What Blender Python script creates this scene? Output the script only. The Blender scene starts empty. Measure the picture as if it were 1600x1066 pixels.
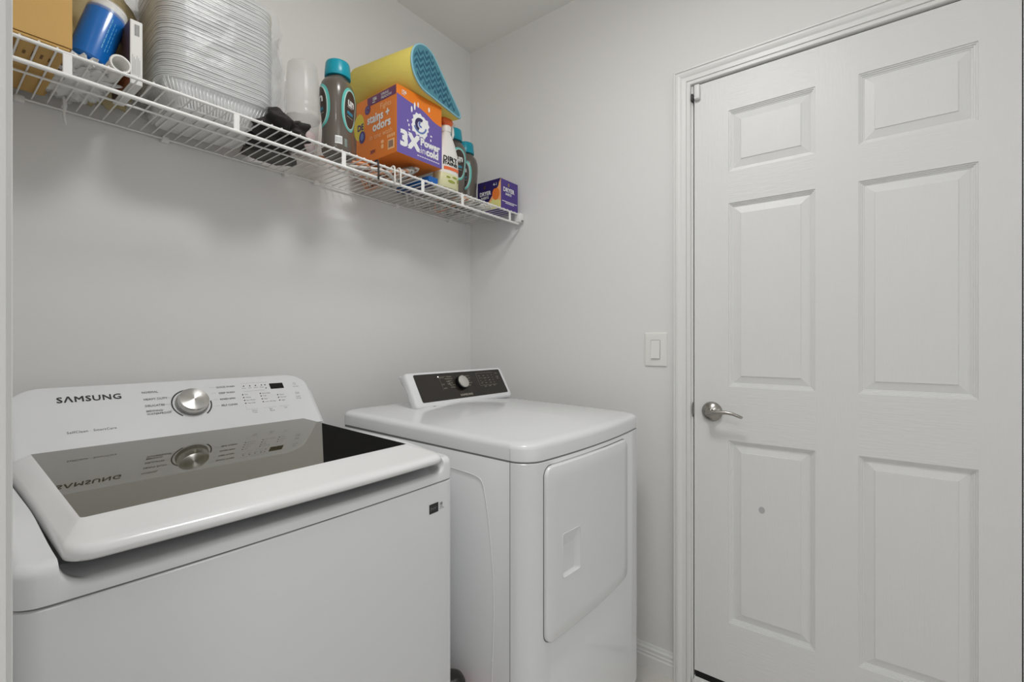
import bpy, bmesh, math, random
from mathutils import Vector, Matrix, noise
random.seed(7)
SC = bpy.context.scene
COL = SC.collection
PI = math.pi

# ------------------------------------------------------------------ camera
cam = bpy.data.cameras.new('camera'); camo = bpy.data.objects.new('camera', cam); COL.objects.link(camo)
cam.sensor_width = 36.0; cam.lens = 737.0/1600*36; cam.shift_y = 2.0/1600; cam.clip_start = 0.02
camo.location = (-1.682, -1.557, 1.195)
camo.rotation_euler = (PI/2, 0, math.radians(37.75-90))
SC.camera = camo
# ------------------------------------------------------------------ world, exposure
w = bpy.data.worlds.new('world'); SC.world = w; w.use_nodes = True
w.node_tree.nodes['Background'].inputs[0].default_value = (0.8, 0.8, 0.8, 1)
w.node_tree.nodes['Background'].inputs[1].default_value = 0.3
SC.view_settings.view_transform = 'Standard'; SC.view_settings.look = 'None'
SC.view_settings.gamma = 1.0; SC.view_settings.use_curve_mapping = False
SC.view_settings.exposure = 0.04
LAMP_ROOM = 5.4     # watts of the ceiling fixture in the laundry room
FILL_HALL = 8.0     # watts of the fill lamp added in the unseen hall
# added frontal fill, set in an invented window behind the camera
al = bpy.data.lights.new('added_window_fill', 'AREA'); al.shape = 'RECTANGLE'; al.size = 2.2; al.size_y = 1.9; al.energy = 9.5; al.color = (.955, .98, 1)
alo = bpy.data.objects.new('added_window_fill', al); COL.objects.link(alo); alo.location = (-1.75, -3.40, 1.3); alo.rotation_euler = (math.radians(90), 0, 0)

# ------------------------------------------------------------------ materials
def lin(c):
    return tuple(((v/255)/12.92 if v/255 <= .04045 else ((v/255+.055)/1.055)**2.4) for v in c)
MATS = {}
def pm(name, rgb, rough=.5, metal=0, spec=.5, bump=0, bscale=200, bstretch=(1,1,1), var=0, vscale=6, alpha=1, trans=0, ior=1.45, emit=0, coat=0, aniso=0, var_rgb=None):
    m = bpy.data.materials.new(name); m.use_nodes = True; nt = m.node_tree; b = nt.nodes['Principled BSDF']
    c = (*lin(rgb), 1)
    b.inputs['Base Color'].default_value = c
    b.inputs['Roughness'].default_value = rough; b.inputs['Metallic'].default_value = metal
    b.inputs['Specular IOR Level'].default_value = spec; b.inputs['IOR'].default_value = ior
    b.inputs['Alpha'].default_value = alpha; b.inputs['Transmission Weight'].default_value = trans
    b.inputs['Coat Weight'].default_value = coat; b.inputs['Anisotropic'].default_value = aniso
    if emit:
        b.inputs['Emission Color'].default_value = c; b.inputs['Emission Strength'].default_value = emit
    if bump or var:
        tc = nt.nodes.new('ShaderNodeTexCoord'); mp = nt.nodes.new('ShaderNodeMapping')
        nt.links.new(tc.outputs['Object'], mp.inputs['Vector']); mp.inputs['Scale'].default_value = bstretch
    if bump:
        n = nt.nodes.new('ShaderNodeTexNoise'); n.inputs['Scale'].default_value = bscale; n.inputs['Detail'].default_value = 3
        nt.links.new(mp.outputs[0], n.inputs['Vector'])
        bp = nt.nodes.new('ShaderNodeBump'); bp.inputs['Strength'].default_value = bump; bp.inputs['Distance'].default_value = .002
        nt.links.new(n.outputs['Fac'], bp.inputs['Height']); nt.links.new(bp.outputs[0], b.inputs['Normal'])
    if var:
        n2 = nt.nodes.new('ShaderNodeTexNoise'); n2.inputs['Scale'].default_value = vscale; n2.inputs['Detail'].default_value = 4
        nt.links.new(mp.outputs[0], n2.inputs['Vector'])
        mx = nt.nodes.new('ShaderNodeMix'); mx.data_type = 'RGBA'
        mx.inputs[6].default_value = c
        d = lin(var_rgb) if var_rgb else tuple(x*(1-var) for x in c[:3])
        mx.inputs[7].default_value = (*d, 1)
        nt.links.new(n2.outputs['Fac'], mx.inputs[0]); nt.links.new(mx.outputs[2], b.inputs['Base Color'])
    MATS[name] = m
    return m
M = MATS
pm('wall_paint', (232,231,229), .6, bump=.12, bscale=60, var=.02, vscale=2)
pm('ceiling_paint', (243,242,239), .8, bump=.1, bscale=50)
pm('trim_paint', (232,232,230), .35)
pm('door_paint', (230,230,229), .4, bump=.34, bscale=14, bstretch=(1,14,1.2))
pm('rail_grain', (230,230,229), .4, bump=.34, bscale=14, bstretch=(1,1.2,14))
pm('floor_tile', (220,217,211), .35, var=.06, vscale=5)
pm('appliance_white', (229,230,231), .22, coat=.3)
pm('lid_white', (233,233,233), .2, coat=.3)
pm('lid_glass', (74,69,50), .02, spec=.7, ior=1.55)
M['lid_glass'].node_tree.nodes['Principled BSDF'].inputs['Specular Tint'].default_value = (1, .95, .84, 1)
pm('lid_reflection_black', (14,14,12), .75, spec=.05)  # reflection black put into the colour of the lid piece
pm('gap_black', (12,12,12), .7, spec=.2)
pm('print_black', (40,40,42), .5)
pm('print_grey', (118,118,120), .5)
pm('print_light', (158,158,160), .5)
pm('display_black', (18,18,20), .25)
pm('panel_black', (42,38,32), .22)
pm('panel_print', (168,162,146), .5)
pm('panel_print_bright', (190,184,170), .5)
pm('led_white', (255,255,255), .5, emit=3)
pm('steel', (214,213,210), .3, metal=1, aniso=.85)
M['steel'].node_tree.nodes['Principled BSDF'].inputs['Anisotropic Rotation'].default_value = .25
_nt = M['steel'].node_tree; _tg = _nt.nodes.new('ShaderNodeTangent'); _tg.direction_type = 'RADIAL'; _tg.axis = 'Z'
_nt.links.new(_tg.outputs[0], _nt.nodes['Principled BSDF'].inputs['Tangent'])
pm('steel_side', (150,149,147), .35, metal=1)
pm('nickel', (170,167,162), .26, metal=1)
pm('chrome_grey', (205,203,196), .35, metal=.6)
pm('wire_white', (236,235,232), .35)
pm('switch_white', (236,235,231), .35)
pm('sweep_black', (20,20,20), .8)
pm('cardboard', (204,164,98), .8, var=.12, vscale=8, bump=.1, bscale=90)
pm('cardboard_dark', (120,88,50), .85)
pm('blue_wrap', (18,110,196), .25, coat=.5)
pm('blue_print', (110,190,225), .5)
pm('clear_film', (232,234,234), .12, alpha=.32, bump=.9, bscale=45)
pm('clear_film_thin', (238,240,240), .12, alpha=.18, bump=1.0, bscale=38)
pm('bag_white', (238,238,236), .35, alpha=.92, bump=1.0, bscale=55)
pm('tan_bag', (186,170,128), .6, bump=.5, bscale=30, var=.15, vscale=14)
pm('paper_white', (228,227,223), .6)
pm('foam_white', (238,237,232), .55)
pm('brown_print', (92,66,54), .5)
pm('rust_print', (150,88,52), .5)
pm('foil', (232,232,231), .34, metal=.55, bump=.35, bscale=120)
pm('foil_rim', (196,196,194), .33, metal=.75)
pm('black_fabric', (42,38,36), .75, bump=.5, bscale=60)
pm('grey_fabric', (98,96,92), .8, bump=.5, bscale=60)
pm('cup_plastic', (228,228,226), .2, alpha=.24)
pm('pink_content', (205,158,160), .7, var=.4, vscale=60, var_rgb=(225,215,212))
pm('bottle_grey', (94,86,78), .3, coat=.4)
pm('cap_teal', (12,148,168), .3)
pm('ring_teal', (96,192,184), .4)
pm('ring_pale', (186,214,206), .4)
pm('label_brown', (62,48,42), .4)
pm('label_white', (236,236,234), .5)
pm('label_cyan', (60,160,190), .5)
pm('mat_yellow', (224,206,104), .8, bump=.3, bscale=160)
pm('mat_teal', (84,140,154), .85)
pm('mat_teal_dark', (44,94,116), .8)
pm('mat_piping', (142,192,206), .6)
pm('box_orange', (232,126,34), .4)
pm('box_orange_pale', (248,196,140), .4)
pm('seam_grey', (128,128,128), .6)
pm('scuff', (186,186,186), .6)
pm('hook_metal', (190,188,184), .3, metal=1)
pm('box_purple', (108,92,166), .4)
pm('box_plum', (104,48,92), .4)
pm('box_navy', (58,42,112), .4)
pm('box_yellow', (222,200,60), .4)
pm('sheet_purple', (74,54,134), .4)
pm('sheet_navy', (46,34,96), .4)
pm('sheet_peach', (246,186,128), .4)
pm('sheet_cream', (232,226,150), .4)
pm('sheet_orange', (240,130,60), .4)
pm('swirl_blue', (96,120,180), .4)
pm('swirl_dark', (52,46,92), .4)
pm('spray_white', (234,232,226), .35)
pm('spray_orange', (236,112,60), .4)
pm('spray_green', (150,160,60), .5)
pm('spray_amber', (226,224,180), .3)
pm('blue_carton', (24,98,176), .4)
pm('dark_blue', (46,50,92), .5)
pm('hanger_white', (232,230,224), .35)
pm('hanger_peach', (226,166,128), .4)
pm('hanger_grey', (150,150,144), .4)
pm('hook_black', (38,36,34), .35)
pm('brass', (170,150,110), .35, metal=1)
pm('lamp_glass', (255,253,250), .5, emit=16)
pm('hall_fill_glass', (255,250,242), .5, emit=4)
pm('red_plastic', (170,40,40), .35)

# ------------------------------------------------------------------ helpers
def link(o, parent=None):
    COL.objects.link(o)
    if parent is not None: o.parent = parent
    return o
def tag(o, label=None, cat=None, group=None, kind=None):
    if label: o['label'] = label
    if cat: o['category'] = cat
    if group: o['group'] = group
    if kind: o['kind'] = kind
    return o
def thing(name, label, cat, loc=(0,0,0), rot=(0,0,0), group=None, kind=None):
    o = bpy.data.objects.new(name, None); o.location = loc; o.rotation_euler = rot; o.empty_display_size = .05
    COL.objects.link(o)
    return tag(o, label, cat, group, kind)
def mk(name, V, Fc, mat, parent=None, smooth=False, world=False, angle=None, label=None):
    """one mesh object; world=True: verts are world coords under a translated parent"""
    me = bpy.data.meshes.new(name); me.from_pydata([tuple(v) for v in V], [], Fc); me.update()
    bm = bmesh.new(); bm.from_mesh(me); bmesh.ops.recalc_face_normals(bm, faces=bm.faces); bm.to_mesh(me); bm.free()
    return finish(name, me, mat, parent, smooth, world, angle, label)
def finish(name, me, mat, parent=None, smooth=False, world=False, angle=None, label=None):
    mats = mat if isinstance(mat, (list, tuple)) else [mat]
    for m in mats: me.materials.append(M[m])
    if smooth:
        for p in me.polygons: p.use_smooth = True
        if angle: 
            try: me.set_sharp_from_angle(angle=math.radians(angle))
            except Exception: pass
    o = bpy.data.objects.new(name, me); link(o, parent)
    if parent is not None and world: o.location = -Vector(parent.location)
    if label: o['label'] = label
    return o
class MB:
    def __init__(s): s.V = []; s.F = []
    def add(s, V, Fc):
        n = len(s.V); s.V += [tuple(v) for v in V]; s.F += [tuple(i+n for i in f) for f in Fc]; return s
    def box(s, x0,x1,y0,y1,z0,z1):
        V = [(x,y,z) for x in (x0,x1) for y in (y0,y1) for z in (z0,z1)]
        return s.add(V, [(0,1,3,2),(4,6,7,5),(0,4,5,1),(2,3,7,6),(0,2,6,4),(1,5,7,3)])
    def tube(s, pts, r, n=8, closed=False, caps=True):
        V, Fc = tube(pts, r, n, closed, caps); return s.add(V, Fc)
    def build(s, name, mat, parent=None, **k): return mk(name, s.V, s.F, mat, parent, **k)
def tube(pts, r, n=8, closed=False, caps=True):
    pts = [Vector(p) for p in pts]; N = len(pts); V = []; Fc = []
    rr = r if isinstance(r, (list, tuple)) else [r]*N
    prev = None
    for i, p in enumerate(pts):
        if closed: t = pts[(i+1) % N]-pts[i-1]
        else: t = pts[min(i+1, N-1)]-pts[max(i-1, 0)]
        t.normalize()
        if prev is None:
            a = Vector((0,0,1)) if abs(t.z) < .9 else Vector((1,0,0))
            u = t.cross(a).normalized()
        else:
            u = (prev-t*prev.dot(t)).normalized()
        prev = u; v = t.cross(u)
        for k in range(n):
            a = 2*PI*k/n; V.append(p+(u*math.cos(a)+v*math.sin(a))*rr[i])
    for i in range(N if closed else N-1):
        for k in range(n):
            a = i*n+k; b = i*n+(k+1) % n; j = ((i+1) % N)*n
            Fc.append((a, b, j+(k+1) % n, j+k))
    if caps and not closed:
        Fc.append(tuple(range(n-1, -1, -1))); Fc.append(tuple((N-1)*n+k for k in range(n)))
    return V, Fc
def bevel_box(name, x0,x1,y0,y1,z0,z1, r, mat, parent=None, seg=3, world=False, **k):
    bm = bmesh.new()
    V = [bm.verts.new((x,y,z)) for x in (x0,x1) for y in (y0,y1) for z in (z0,z1)]
    for f in [(0,1,3,2),(4,6,7,5),(0,4,5,1),(2,3,7,6),(0,2,6,4),(1,5,7,3)]: bm.faces.new([V[i] for i in f])
    bmesh.ops.recalc_face_normals(bm, faces=bm.faces)
    bmesh.ops.bevel(bm, geom=list(bm.edges), offset=r, segments=seg, profile=.5, affect='EDGES')
    me = bpy.data.meshes.new(name); bm.to_mesh(me); bm.free()
    return finish(name, me, mat, parent, True, world, 35, **k)
def loft(rings, cap0=True, cap1=True):
    n = len(rings[0]); V = [p for r in rings for p in r]; Fc = []
    for i in range(len(rings)-1):
        for k in range(n):
            Fc.append((i*n+k, i*n+(k+1) % n, (i+1)*n+(k+1) % n, (i+1)*n+k))
    if cap0: Fc.append(tuple(range(n-1, -1, -1)))
    if cap1: Fc.append(tuple((len(rings)-1)*n+k for k in range(n)))
    return V, Fc
def rrect(x0,x1,y0,y1,r, n=6, per=8):
    """rounded rectangle outline, counter-clockwise; same vertex count for any size"""
    P = []
    for (cx,cy,a0) in ((x1-r,y0+r,-PI/2),(x1-r,y1-r,0),(x0+r,y1-r,PI/2),(x0+r,y0+r,PI)):
        arc = [(cx+r*math.cos(a0+PI/2*i/n), cy+r*math.sin(a0+PI/2*i/n)) for i in range(n+1)]
        P.append(arc)
    out = []
    for i in range(4):
        out += P[i]
        a = P[i][-1]; b = P[(i+1) % 4][0]
        for k in range(1, per): out.append((a[0]+(b[0]-a[0])*k/per, a[1]+(b[1]-a[1])*k/per))
    return out
def revolve(profile, n=32, center=(0,0,0)):
    rings = [[(center[0]+r*math.cos(2*PI*k/n), center[1]+r*math.sin(2*PI*k/n), center[2]+z) for k in range(n)] for r, z in profile]
    return loft(rings, True, True)
def text_mesh(s, size, bold=0.0, sx=1.0, space=1.0, align='LEFT'):
    cu = bpy.data.curves.new('lettering', 'FONT'); cu.body = s; cu.size = size
    cu.space_character = space; cu.align_x = align; cu.resolution_u = 2; cu.fill_mode = 'FRONT'
    ob = bpy.data.objects.new('lettering', cu); COL.objects.link(ob)
    dg = bpy.context.evaluated_depsgraph_get()
    me = bpy.data.meshes.new_from_object(ob.evaluated_get(dg))
    V = [(v.co.x*sx, v.co.y) for v in me.vertices]; Fc = [tuple(p.vertices) for p in me.polygons]
    if bold > .004:
        V0, F0, n = V, Fc, len(V); V, Fc = [], []; e = bold*size
        for q, (dx, dy_) in enumerate(((-e,-e),(e,-e),(-e,e),(e,e),(0,0))):
            V += [(a+dx, b+dy_, q) for a, b in V0]; Fc += [tuple(i+q*n for i in f) for f in F0]
    bpy.data.objects.remove(ob); bpy.data.curves.remove(cu); bpy.data.meshes.remove(me)
    return V, Fc
def mapt(mapf, v, x=0, y=0):
    a, b = v[0]+x, v[1]+y; p = Vector(mapf(a, b))
    if len(v) < 3 or not v[2]: return tuple(p)
    n = (Vector(mapf(a+1e-4, b))-p).cross(Vector(mapf(a, b+1e-4))-p).normalized()
    return tuple(p+n*(.00012*v[2]))
def tri_raw(name, V, Fc, mat, parent=None, world=False, smooth=False):
    me = bpy.data.meshes.new(name); me.from_pydata([tuple(v) for v in V], [], Fc); me.update()
    return finish(name, me, mat, parent, smooth, world)
def text(name, s, size, mapf, mat, parent=None, world=False, **k):
    V, Fc = text_mesh(s, size, **k)
    return tri_raw(name, [mapt(mapf, v) for v in V], Fc, mat, parent, world)
def texts(name, items, mapf, mat, parent=None, world=False):
    """several strings of one print block -> one mesh; items (s, x, y, size, kwargs)"""
    V = []; Fc = []
    for it in items:
        s, x, y, size = it[:4]; k = it[4] if len(it) > 4 else {}
        v, f = text_mesh(s, size, **k); n = len(V)
        V += [mapt(mapf, q_, x, y) for q_ in v]; Fc += [tuple(i+n for i in q) for q in f]
    o = tri_raw(name, V, Fc, mat, parent, world); o['kind'] = 'stuff'; return o
def disc2d(cx, cy, rx, ry=None, n=24): 
    ry = ry or rx
    return [(cx+rx*math.cos(2*PI*i/n), cy+ry*math.sin(2*PI*i/n)) for i in range(n)]
def poly(name, P, mapf, mat, parent=None, world=False):
    return tri_raw(name, [mapf(*p) for p in P], [tuple(range(len(P)))], mat, parent, world)
def polys(name, PP, mapf, mat, parent=None, world=False):
    V = []; Fc = []
    for P in PP:
        n = len(V); V += [mapf(*p) for p in P]; Fc.append(tuple(range(n, n+len(P))))
    o = tri_raw(name, V, Fc, mat, parent, world)
    if len(PP) > 1: o['kind'] = 'stuff'
    return o
def rect2d(x0,x1,y0,y1): return [(x0,y0),(x1,y0),(x1,y1),(x0,y1)]
def arc_strip(cx, cy, r, wdt, a0, a1, n=24):
    PP = []
    for i in range(n):
        t0 = a0+(a1-a0)*i/n; t1 = a0+(a1-a0)*(i+1)/n
        PP.append([(cx+(r)*math.cos(t0), cy+(r)*math.sin(t0)), (cx+(r+wdt)*math.cos(t0), cy+(r+wdt)*math.sin(t0)),
                   (cx+(r+wdt)*math.cos(t1), cy+(r+wdt)*math.sin(t1)), (cx+r*math.cos(t1), cy+r*math.sin(t1))])
    return PP
def sstep(a, b, x):
    t = max(0., min(1., (x-a)/(b-a))); return t*t*(3-2*t)
def copy_tree(o, parent=None):
    c = o.copy(); COL.objects.link(c); c.parent = parent
    for ch in list(o.children): copy_tree(ch, c)
    return c

def nest(root, part, names=None):
    """hang the named parts of a thing (all others if names is None) under one of its parts as sub-parts"""
    base = lambda o: o.name.split('.')[0]
    p = next(o for o in root.children if base(o) == part)
    for o in list(root.children):
        if o is not p and (names is None or base(o) in names):
            o.location = Vector(o.location)-Vector(p.location); o.parent = p
# ================================================================== THE ROOM
CEIL = 2.594; XH = -3.4; YF = -3.3
D0, D1, DZ0, DZ1 = -1.0553, -1.838, .06, 2.083          # door slab
def struct(name, mb, mat, **k):
    o = mb.build(name, mat, **k); o['kind'] = 'structure'; return o
struct('floor', MB().box(XH-.1, .3, YF-.1, .1, -.1, 0), 'floor_tile')
struct('ceiling', MB().box(XH-.1, .3, YF-.1, .1, CEIL, CEIL+.1), 'ceiling_paint')
struct('wall_back', MB().box(XH-.1, .0, 0, .12, 0, CEIL), 'wall_paint')
OY0, OY1, OZ = -1.03, -1.863, 2.108                        # rough opening
struct('wall_right', MB().box(0, .12, OY0, .12, 0, CEIL).box(0, .12, YF, OY1, 0, CEIL).box(0, .12, OY1, OY0, OZ, CEIL), 'wall_paint')
struct('wall_left', MB().box(-1.755, -1.64, -1.098, 0, 0, CEIL), 'wall_paint')
struct('wall_front', MB().box(XH-.1, -2.85, YF-.12, YF, 0, CEIL).box(-.65, .12, YF-.12, YF, 0, CEIL).box(-2.85, -.65, YF-.12, YF, 0, .35).box(-2.85, -.65, YF-.12, YF, 2.25, CEIL), 'wall_paint')
wn = thing('added_window_1', None, None, (-1.75, YF, .35)); wn['kind'] = 'structure'  # invented window, added out of view to carry the frontal fill
for a_ in (-2.85, -1.78, -.71): MB().box(a_, a_+.06, YF-.08, YF-.02, .35, 2.25).build('added_window_frame', 'trim_paint', wn, world=True)
for a_ in (.35, 2.19): MB().box(-2.79, -.71, YF-.08, YF-.02, a_, a_+.06).build('added_window_frame', 'trim_paint', wn, world=True)
struct('wall_hall', MB().box(XH-.12, XH, YF, 0, 0, CEIL), 'wall_paint')
# casing at the near end of the left wall
def prof_sweep_straight(prof, f0, f1):
    n = len(prof); V = [f0(a, d) for a, d in prof]+[f1(a, d) for a, d in prof]
    Fc = [(i, (i+1) % n, n+(i+1) % n, n+i) for i in range(n)]+[tuple(range(n-1, -1, -1)), tuple(range(n, 2*n))]
    return V, Fc
CP = [(0,0),(0,.009),(.002,.011),(.011,.011),(.0115,.0078),(.0138,.0078),(.0144,.0118),(.028,.0128),(.034,.0165),(.040,.0185),(.0462,.0185),(.0468,.0155),(.0492,.0155),(.0498,.019),(.055,.019),(.057,.017),(.057,0)]
t = thing('trim_2', None, None, (-1.64,-1.098,0)); t['kind'] = 'structure'
V, Fc = prof_sweep_straight([(a-.045, d*.35) for a, d in CP], lambda a, d: (-1.64+d, -1.098-.0+a*.0+(.057-a)*1.0-.012, 0), lambda a, d: (-1.64+d, -1.098+(.057-a)-.012, CEIL))
mk('corner_casing', V, Fc, 'trim_paint', t, world=True)
# baseboards
BP = [(0,0),(0,.014),(.045,.014),(.05,.011),(.058,.0115),(.062,.009),(.072,.0095),(.078,.006),(.086,.004),(.086,0)]
def baseboard(name, f0, f1):
    V, Fc = prof_sweep_straight(BP, f0, f1); o = mk(name, V, Fc, 'trim_paint'); o['kind'] = 'structure'; return o
baseboard('baseboard_right', lambda h, d: (-d, -.998, h), lambda h, d: (-d, 0, h))
baseboard('baseboard_back', lambda h, d: (-1.64, -d, h), lambda h, d: (-.015, -d, h))
# door casing
t = thing('trim_1', None, None, (0, -1.0445, 0)); t['kind'] = 'structure'
YI0, YI1, ZI = -1.0445, -1.849, 2.0885
V, Fc = prof_sweep_straight(CP, lambda a, d: (-d, YI0+a, 0), lambda a, d: (-d, YI0+a, ZI+a)); mk('casing_leg', V, Fc, 'trim_paint', t, world=True)
V, Fc = prof_sweep_straight(CP, lambda a, d: (-d, YI0+a, ZI+a), lambda a, d: (-d, YI1-a, ZI+a)); mk('casing_head', V, Fc, 'trim_paint', t, world=True)
V, Fc = prof_sweep_straight(CP, lambda a, d: (-d, YI1-a, 0), lambda a, d: (-d, YI1-a, ZI+a)); mk('casing_leg', V, Fc, 'trim_paint', t, world=True)
MB().box(.001, .119, -1.0515, -1.0305, 0, OZ).build('jamb', 'trim_paint', t, world=True)
MB().box(.001, .119, -1.8625, -1.841, 0, OZ).build('jamb', 'trim_paint', t, world=True)
MB().box(.001, .119, -1.841, -1.0515, 2.0872, OZ).build('jamb_head', 'trim_paint', t, world=True)
MB().box(.046, .10, -1.0665, -1.0516, .03, 2.087).box(.046, .10, -1.8405, -1.83, .03, 2.085).box(.046, .10, -1.83, -1.0665, 2.073, 2.0871).build('weatherstrip', 'sweep_black', t, world=True)
MB().box(-.012, .12, -1.841, -1.0535, 0, .028).box(.004, .12, -1.841, -1.0535, .028, .036).build('threshold', 'trim_paint', t, world=True)

# ------------------------------------------------------------------ the door
dr = thing('door_1', None, None, (0, D1, DZ0)); dr['kind'] = 'structure'
ys = [D1, -1.7615, -1.515, -1.409, -1.166, D0]; zs = [DZ0, .262, .8685, 1.047, 1.6575, 1.7625, 1.966, DZ1]
def slabbox(mb, ya, yb, za, zb): mb.box(0, .044, ya, yb, za, zb)
st = MB(); rl = MB()
for a, b in ((0,1),(2,3),(4,5)): slabbox(st, ys[a], ys[b], DZ0, DZ1)
st.build('stile', 'door_paint', dr, world=True)
for a, b in ((1,2),(3,4)):
    for c, d in ((0,1),(2,3),(4,5),(6,7)): slabbox(rl, ys[a], ys[b], zs[c], zs[d])
rl.build('rail', 'rail_grain', dr, world=True)
PR = [(0,0),(.0006,.003),(.004,.0036),(.0046,.0066),(.008,.0072),(.0086,.010),(.012,.0106),(.0128,.0122),(.0362,.0058),(.037,.0036),(.038,.0034)]
def door_panel(y0, y1, z0, z1):
    rings = [[(d, y0+i, z0+i), (d, y1-i, z0+i), (d, y1-i, z1-i), (d, y0+i, z1-i)] for i, d in PR]
    V, Fc = loft(rings, False, True)
    return mk('panel', V, Fc, 'door_paint', dr, world=True)
for a, b in ((1,2),(3,4)):
    for c, d in ((1,2),(3,4),(5,6)): door_panel(ys[a], ys[b], zs[c], zs[d])
# scuff mark on the lower panel: a thin smear
bm_ = disc2d(-1.2645, .6565, .009, .011)
poly('scuff_mark', bm_, lambda a, b: (.0031, a, b), 'scuff', dr, world=True)
MB().box(.004, .04, D1+.002, D0-.002, .036, .0605).build('door_sweep', 'sweep_black', dr, world=True)
# lever handle
kn = thing('door_lever', 'brushed nickel door lever with round rosette and thumb lock', 'door handle', (0, -1.1145, .9604))
def onx_rev(prof, n=32):
    rings = [[(-h, r*math.cos(2*PI*k/n), r*math.sin(2*PI*k/n)) for k in range(n)] for r, h in prof]
    return loft(rings)
V, Fc = onx_rev([(.033,0),(.0335,.004),(.032,.009),(.027,.014),(.018,.019),(.012,.022),(.011,.045),(.012,.048)]); mk('rosette', V, Fc, 'nickel', kn, smooth=True, angle=40)
V, Fc = onx_rev([(.0085,.012),(.0085,.0195),(.007,.0205)], 20); o = mk('lock_collar', V, Fc, 'nickel', kn, smooth=True, angle=40); o.location = (0, .009, -.006)
V, Fc = tube([(-.020,.009,-.006),(-.026,.009,-.006)], .0045, 10); mk('thumb_turn', V, Fc, 'chrome_grey', kn, smooth=True, angle=40)
lp = [(-.046, .004, 0), (-.05,-.008,.001), (-.052,-.03,.0045), (-.052,-.055,.0065), (-.051,-.075,.004), (-.049,-.092,-.002),(-.047,-.10,-.0055),(-.045,-.103,-.0045)]
V, Fc = tube(lp, [.0095,.009,.0068,.0058,.0054,.005,.0045,.003], 12); mk('lever', V, Fc, 'nickel', kn, smooth=True, angle=50)
V, Fc = loft([[(-.0008, y, z) for y, z in disc2d(-1.0508, .9612, .0045, .026)], [(-.0028, y, z) for y, z in disc2d(-1.0508, .9612, .0038, .024)]])
mk('strike_plate', V, Fc, 'steel_side', kn, world=True)
# door contact sensor
se = thing('door_contact_sensor', 'small white door alarm sensor at the top corner of the door', 'sensor', (0, -1.068, 2.058))
bevel_box('sensor_body', -.016, 0, -.008, .010, -.027, .0225, .003, 'trim_paint', se)
bevel_box('sensor_magnet', -.016, -.001, .0135, .0195, -.032, -.006, .001, 'hook_black', se, label='black magnet')
# light switch
sw = thing('light_switch', 'white rocker light switch plate on the wall beside the door', 'light switch', (0, -.9195, 1.169))
V, Fc = loft([[(-x, y, z) for y, z in rrect(-.0415+i, .0415-i, -.0615+i, .0615-i, .004)] for x, i in ((0,0),(.003,0),(.0055,.0025),(.006,.005))]); mk('wall_plate', V, Fc, 'switch_white', sw, smooth=True, angle=30)
V, Fc = loft([[(-x, y, z) for y, z in rrect(-.0175, .0175, -.0345, .0345, .002)] for x in (.0058,.0068)]); mk('rocker_frame', V, Fc, 'gap_grey' if 'gap_grey' in M else 'print_light', sw)
mk('rocker', [(-.0069,-.0162,-.033),(-.0069,.0162,-.033),(-.0069,.0162,.033),(-.0069,-.0162,.033),(-.0115,-.0162,-.033),(-.0115,.0162,-.033),(-.0075,.0162,.033),(-.0075,-.0162,.033)],
   [(0,1,2,3),(4,5,6,7),(0,1,5,4),(1,2,6,5),(2,3,7,6),(3,0,4,7)], 'switch_white', sw)
for zz in (-.049, .049):
    V, Fc = onx_rev([(.0032,.006),(.003,.0068)], 14); o = mk('screw', V, Fc, 'switch_white', sw); o.location = (0,0,zz)

# ceiling lamp of the room, and a fill lamp added in the hall
def ceiling_lamp(x, y, r, mat, label, watts):
    t = thing('ceiling_lamp', label, 'lamp', (x, y, CEIL))
    V, Fc = revolve([(r+.015,0),(r+.015,-.025),(r,-.03)]); mk('lamp_base', V, Fc, 'trim_paint', t, smooth=True, angle=40)
    V, Fc = revolve([(r,-.0305),(r*.97,-.05),(r*.8,-.075),(r*.5,-.092),(r*.15,-.1)]); mk('lamp_shade', V, Fc, mat, t, smooth=True)
    l = bpy.data.lights.new('lamp_light', 'AREA'); l.shape = 'DISK'; l.size = 2*r; l.energy = watts; l.color = (.975, .99, 1); l.spread = PI
    lo = bpy.data.objects.new('lamp_light', l); link(lo, t); lo.location = (0, 0, -.105)
ceiling_lamp(-1.02, -1.12, .17, 'lamp_glass', 'round flush ceiling lamp in the laundry room', LAMP_ROOM)
ceiling_lamp(-2.5, -2.2, .24, 'hall_fill_glass', 'round flush ceiling lamp in the hall', FILL_HALL)  # added out of view to fill from the camera side

# ================================================================== WASHER
WX0, WX1, WY0, WY1 = -1.612, -.924, -.811, -.095
wa = thing('washing_machine', 'white top-load washing machine with dark glass lid, left of the dryer', 'washing machine', ((WX0+WX1)/2, (WY0+WY1)/2, 0))
W = dict(parent=wa, world=True)
def bow(x, y, yc=-.45, amt=.012):
    """front face bulges a little towards its middle"""
    k = 1-((x-(WX0+WX1)/2)/((WX1-WX0)/2))**2
    return (x, y-amt*max(0,k)*sstep(-.6, -.80, y))
def wring(i, z, r=.03): return [(*bow(x, y), z) for x, y in rrect(WX0+i, WX1-i, WY0+i, WY1-i, r, 8, 16)]
V, Fc = loft([wring(.004, .03), wring(0, .035), wring(0, .8912), wring(.002, .893)]); mk('cabinet', V, Fc, 'appliance_white', smooth=True, angle=40, **W)
V, Fc = loft([wring(.0025, .892), wring(.0025, .8965)]); mk('seam', V, Fc, 'seam_grey', **W)
for sx in (WX0+.06, WX1-.06):
    for sy in (WY0+.06, WY1-.06):
        V, Fc = revolve([(.02,0),(.02,.012),(.012,.014),(.012,.032)], 14, (sx, sy, 0)); mk('foot', V, Fc, 'hook_black', **W)
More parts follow.
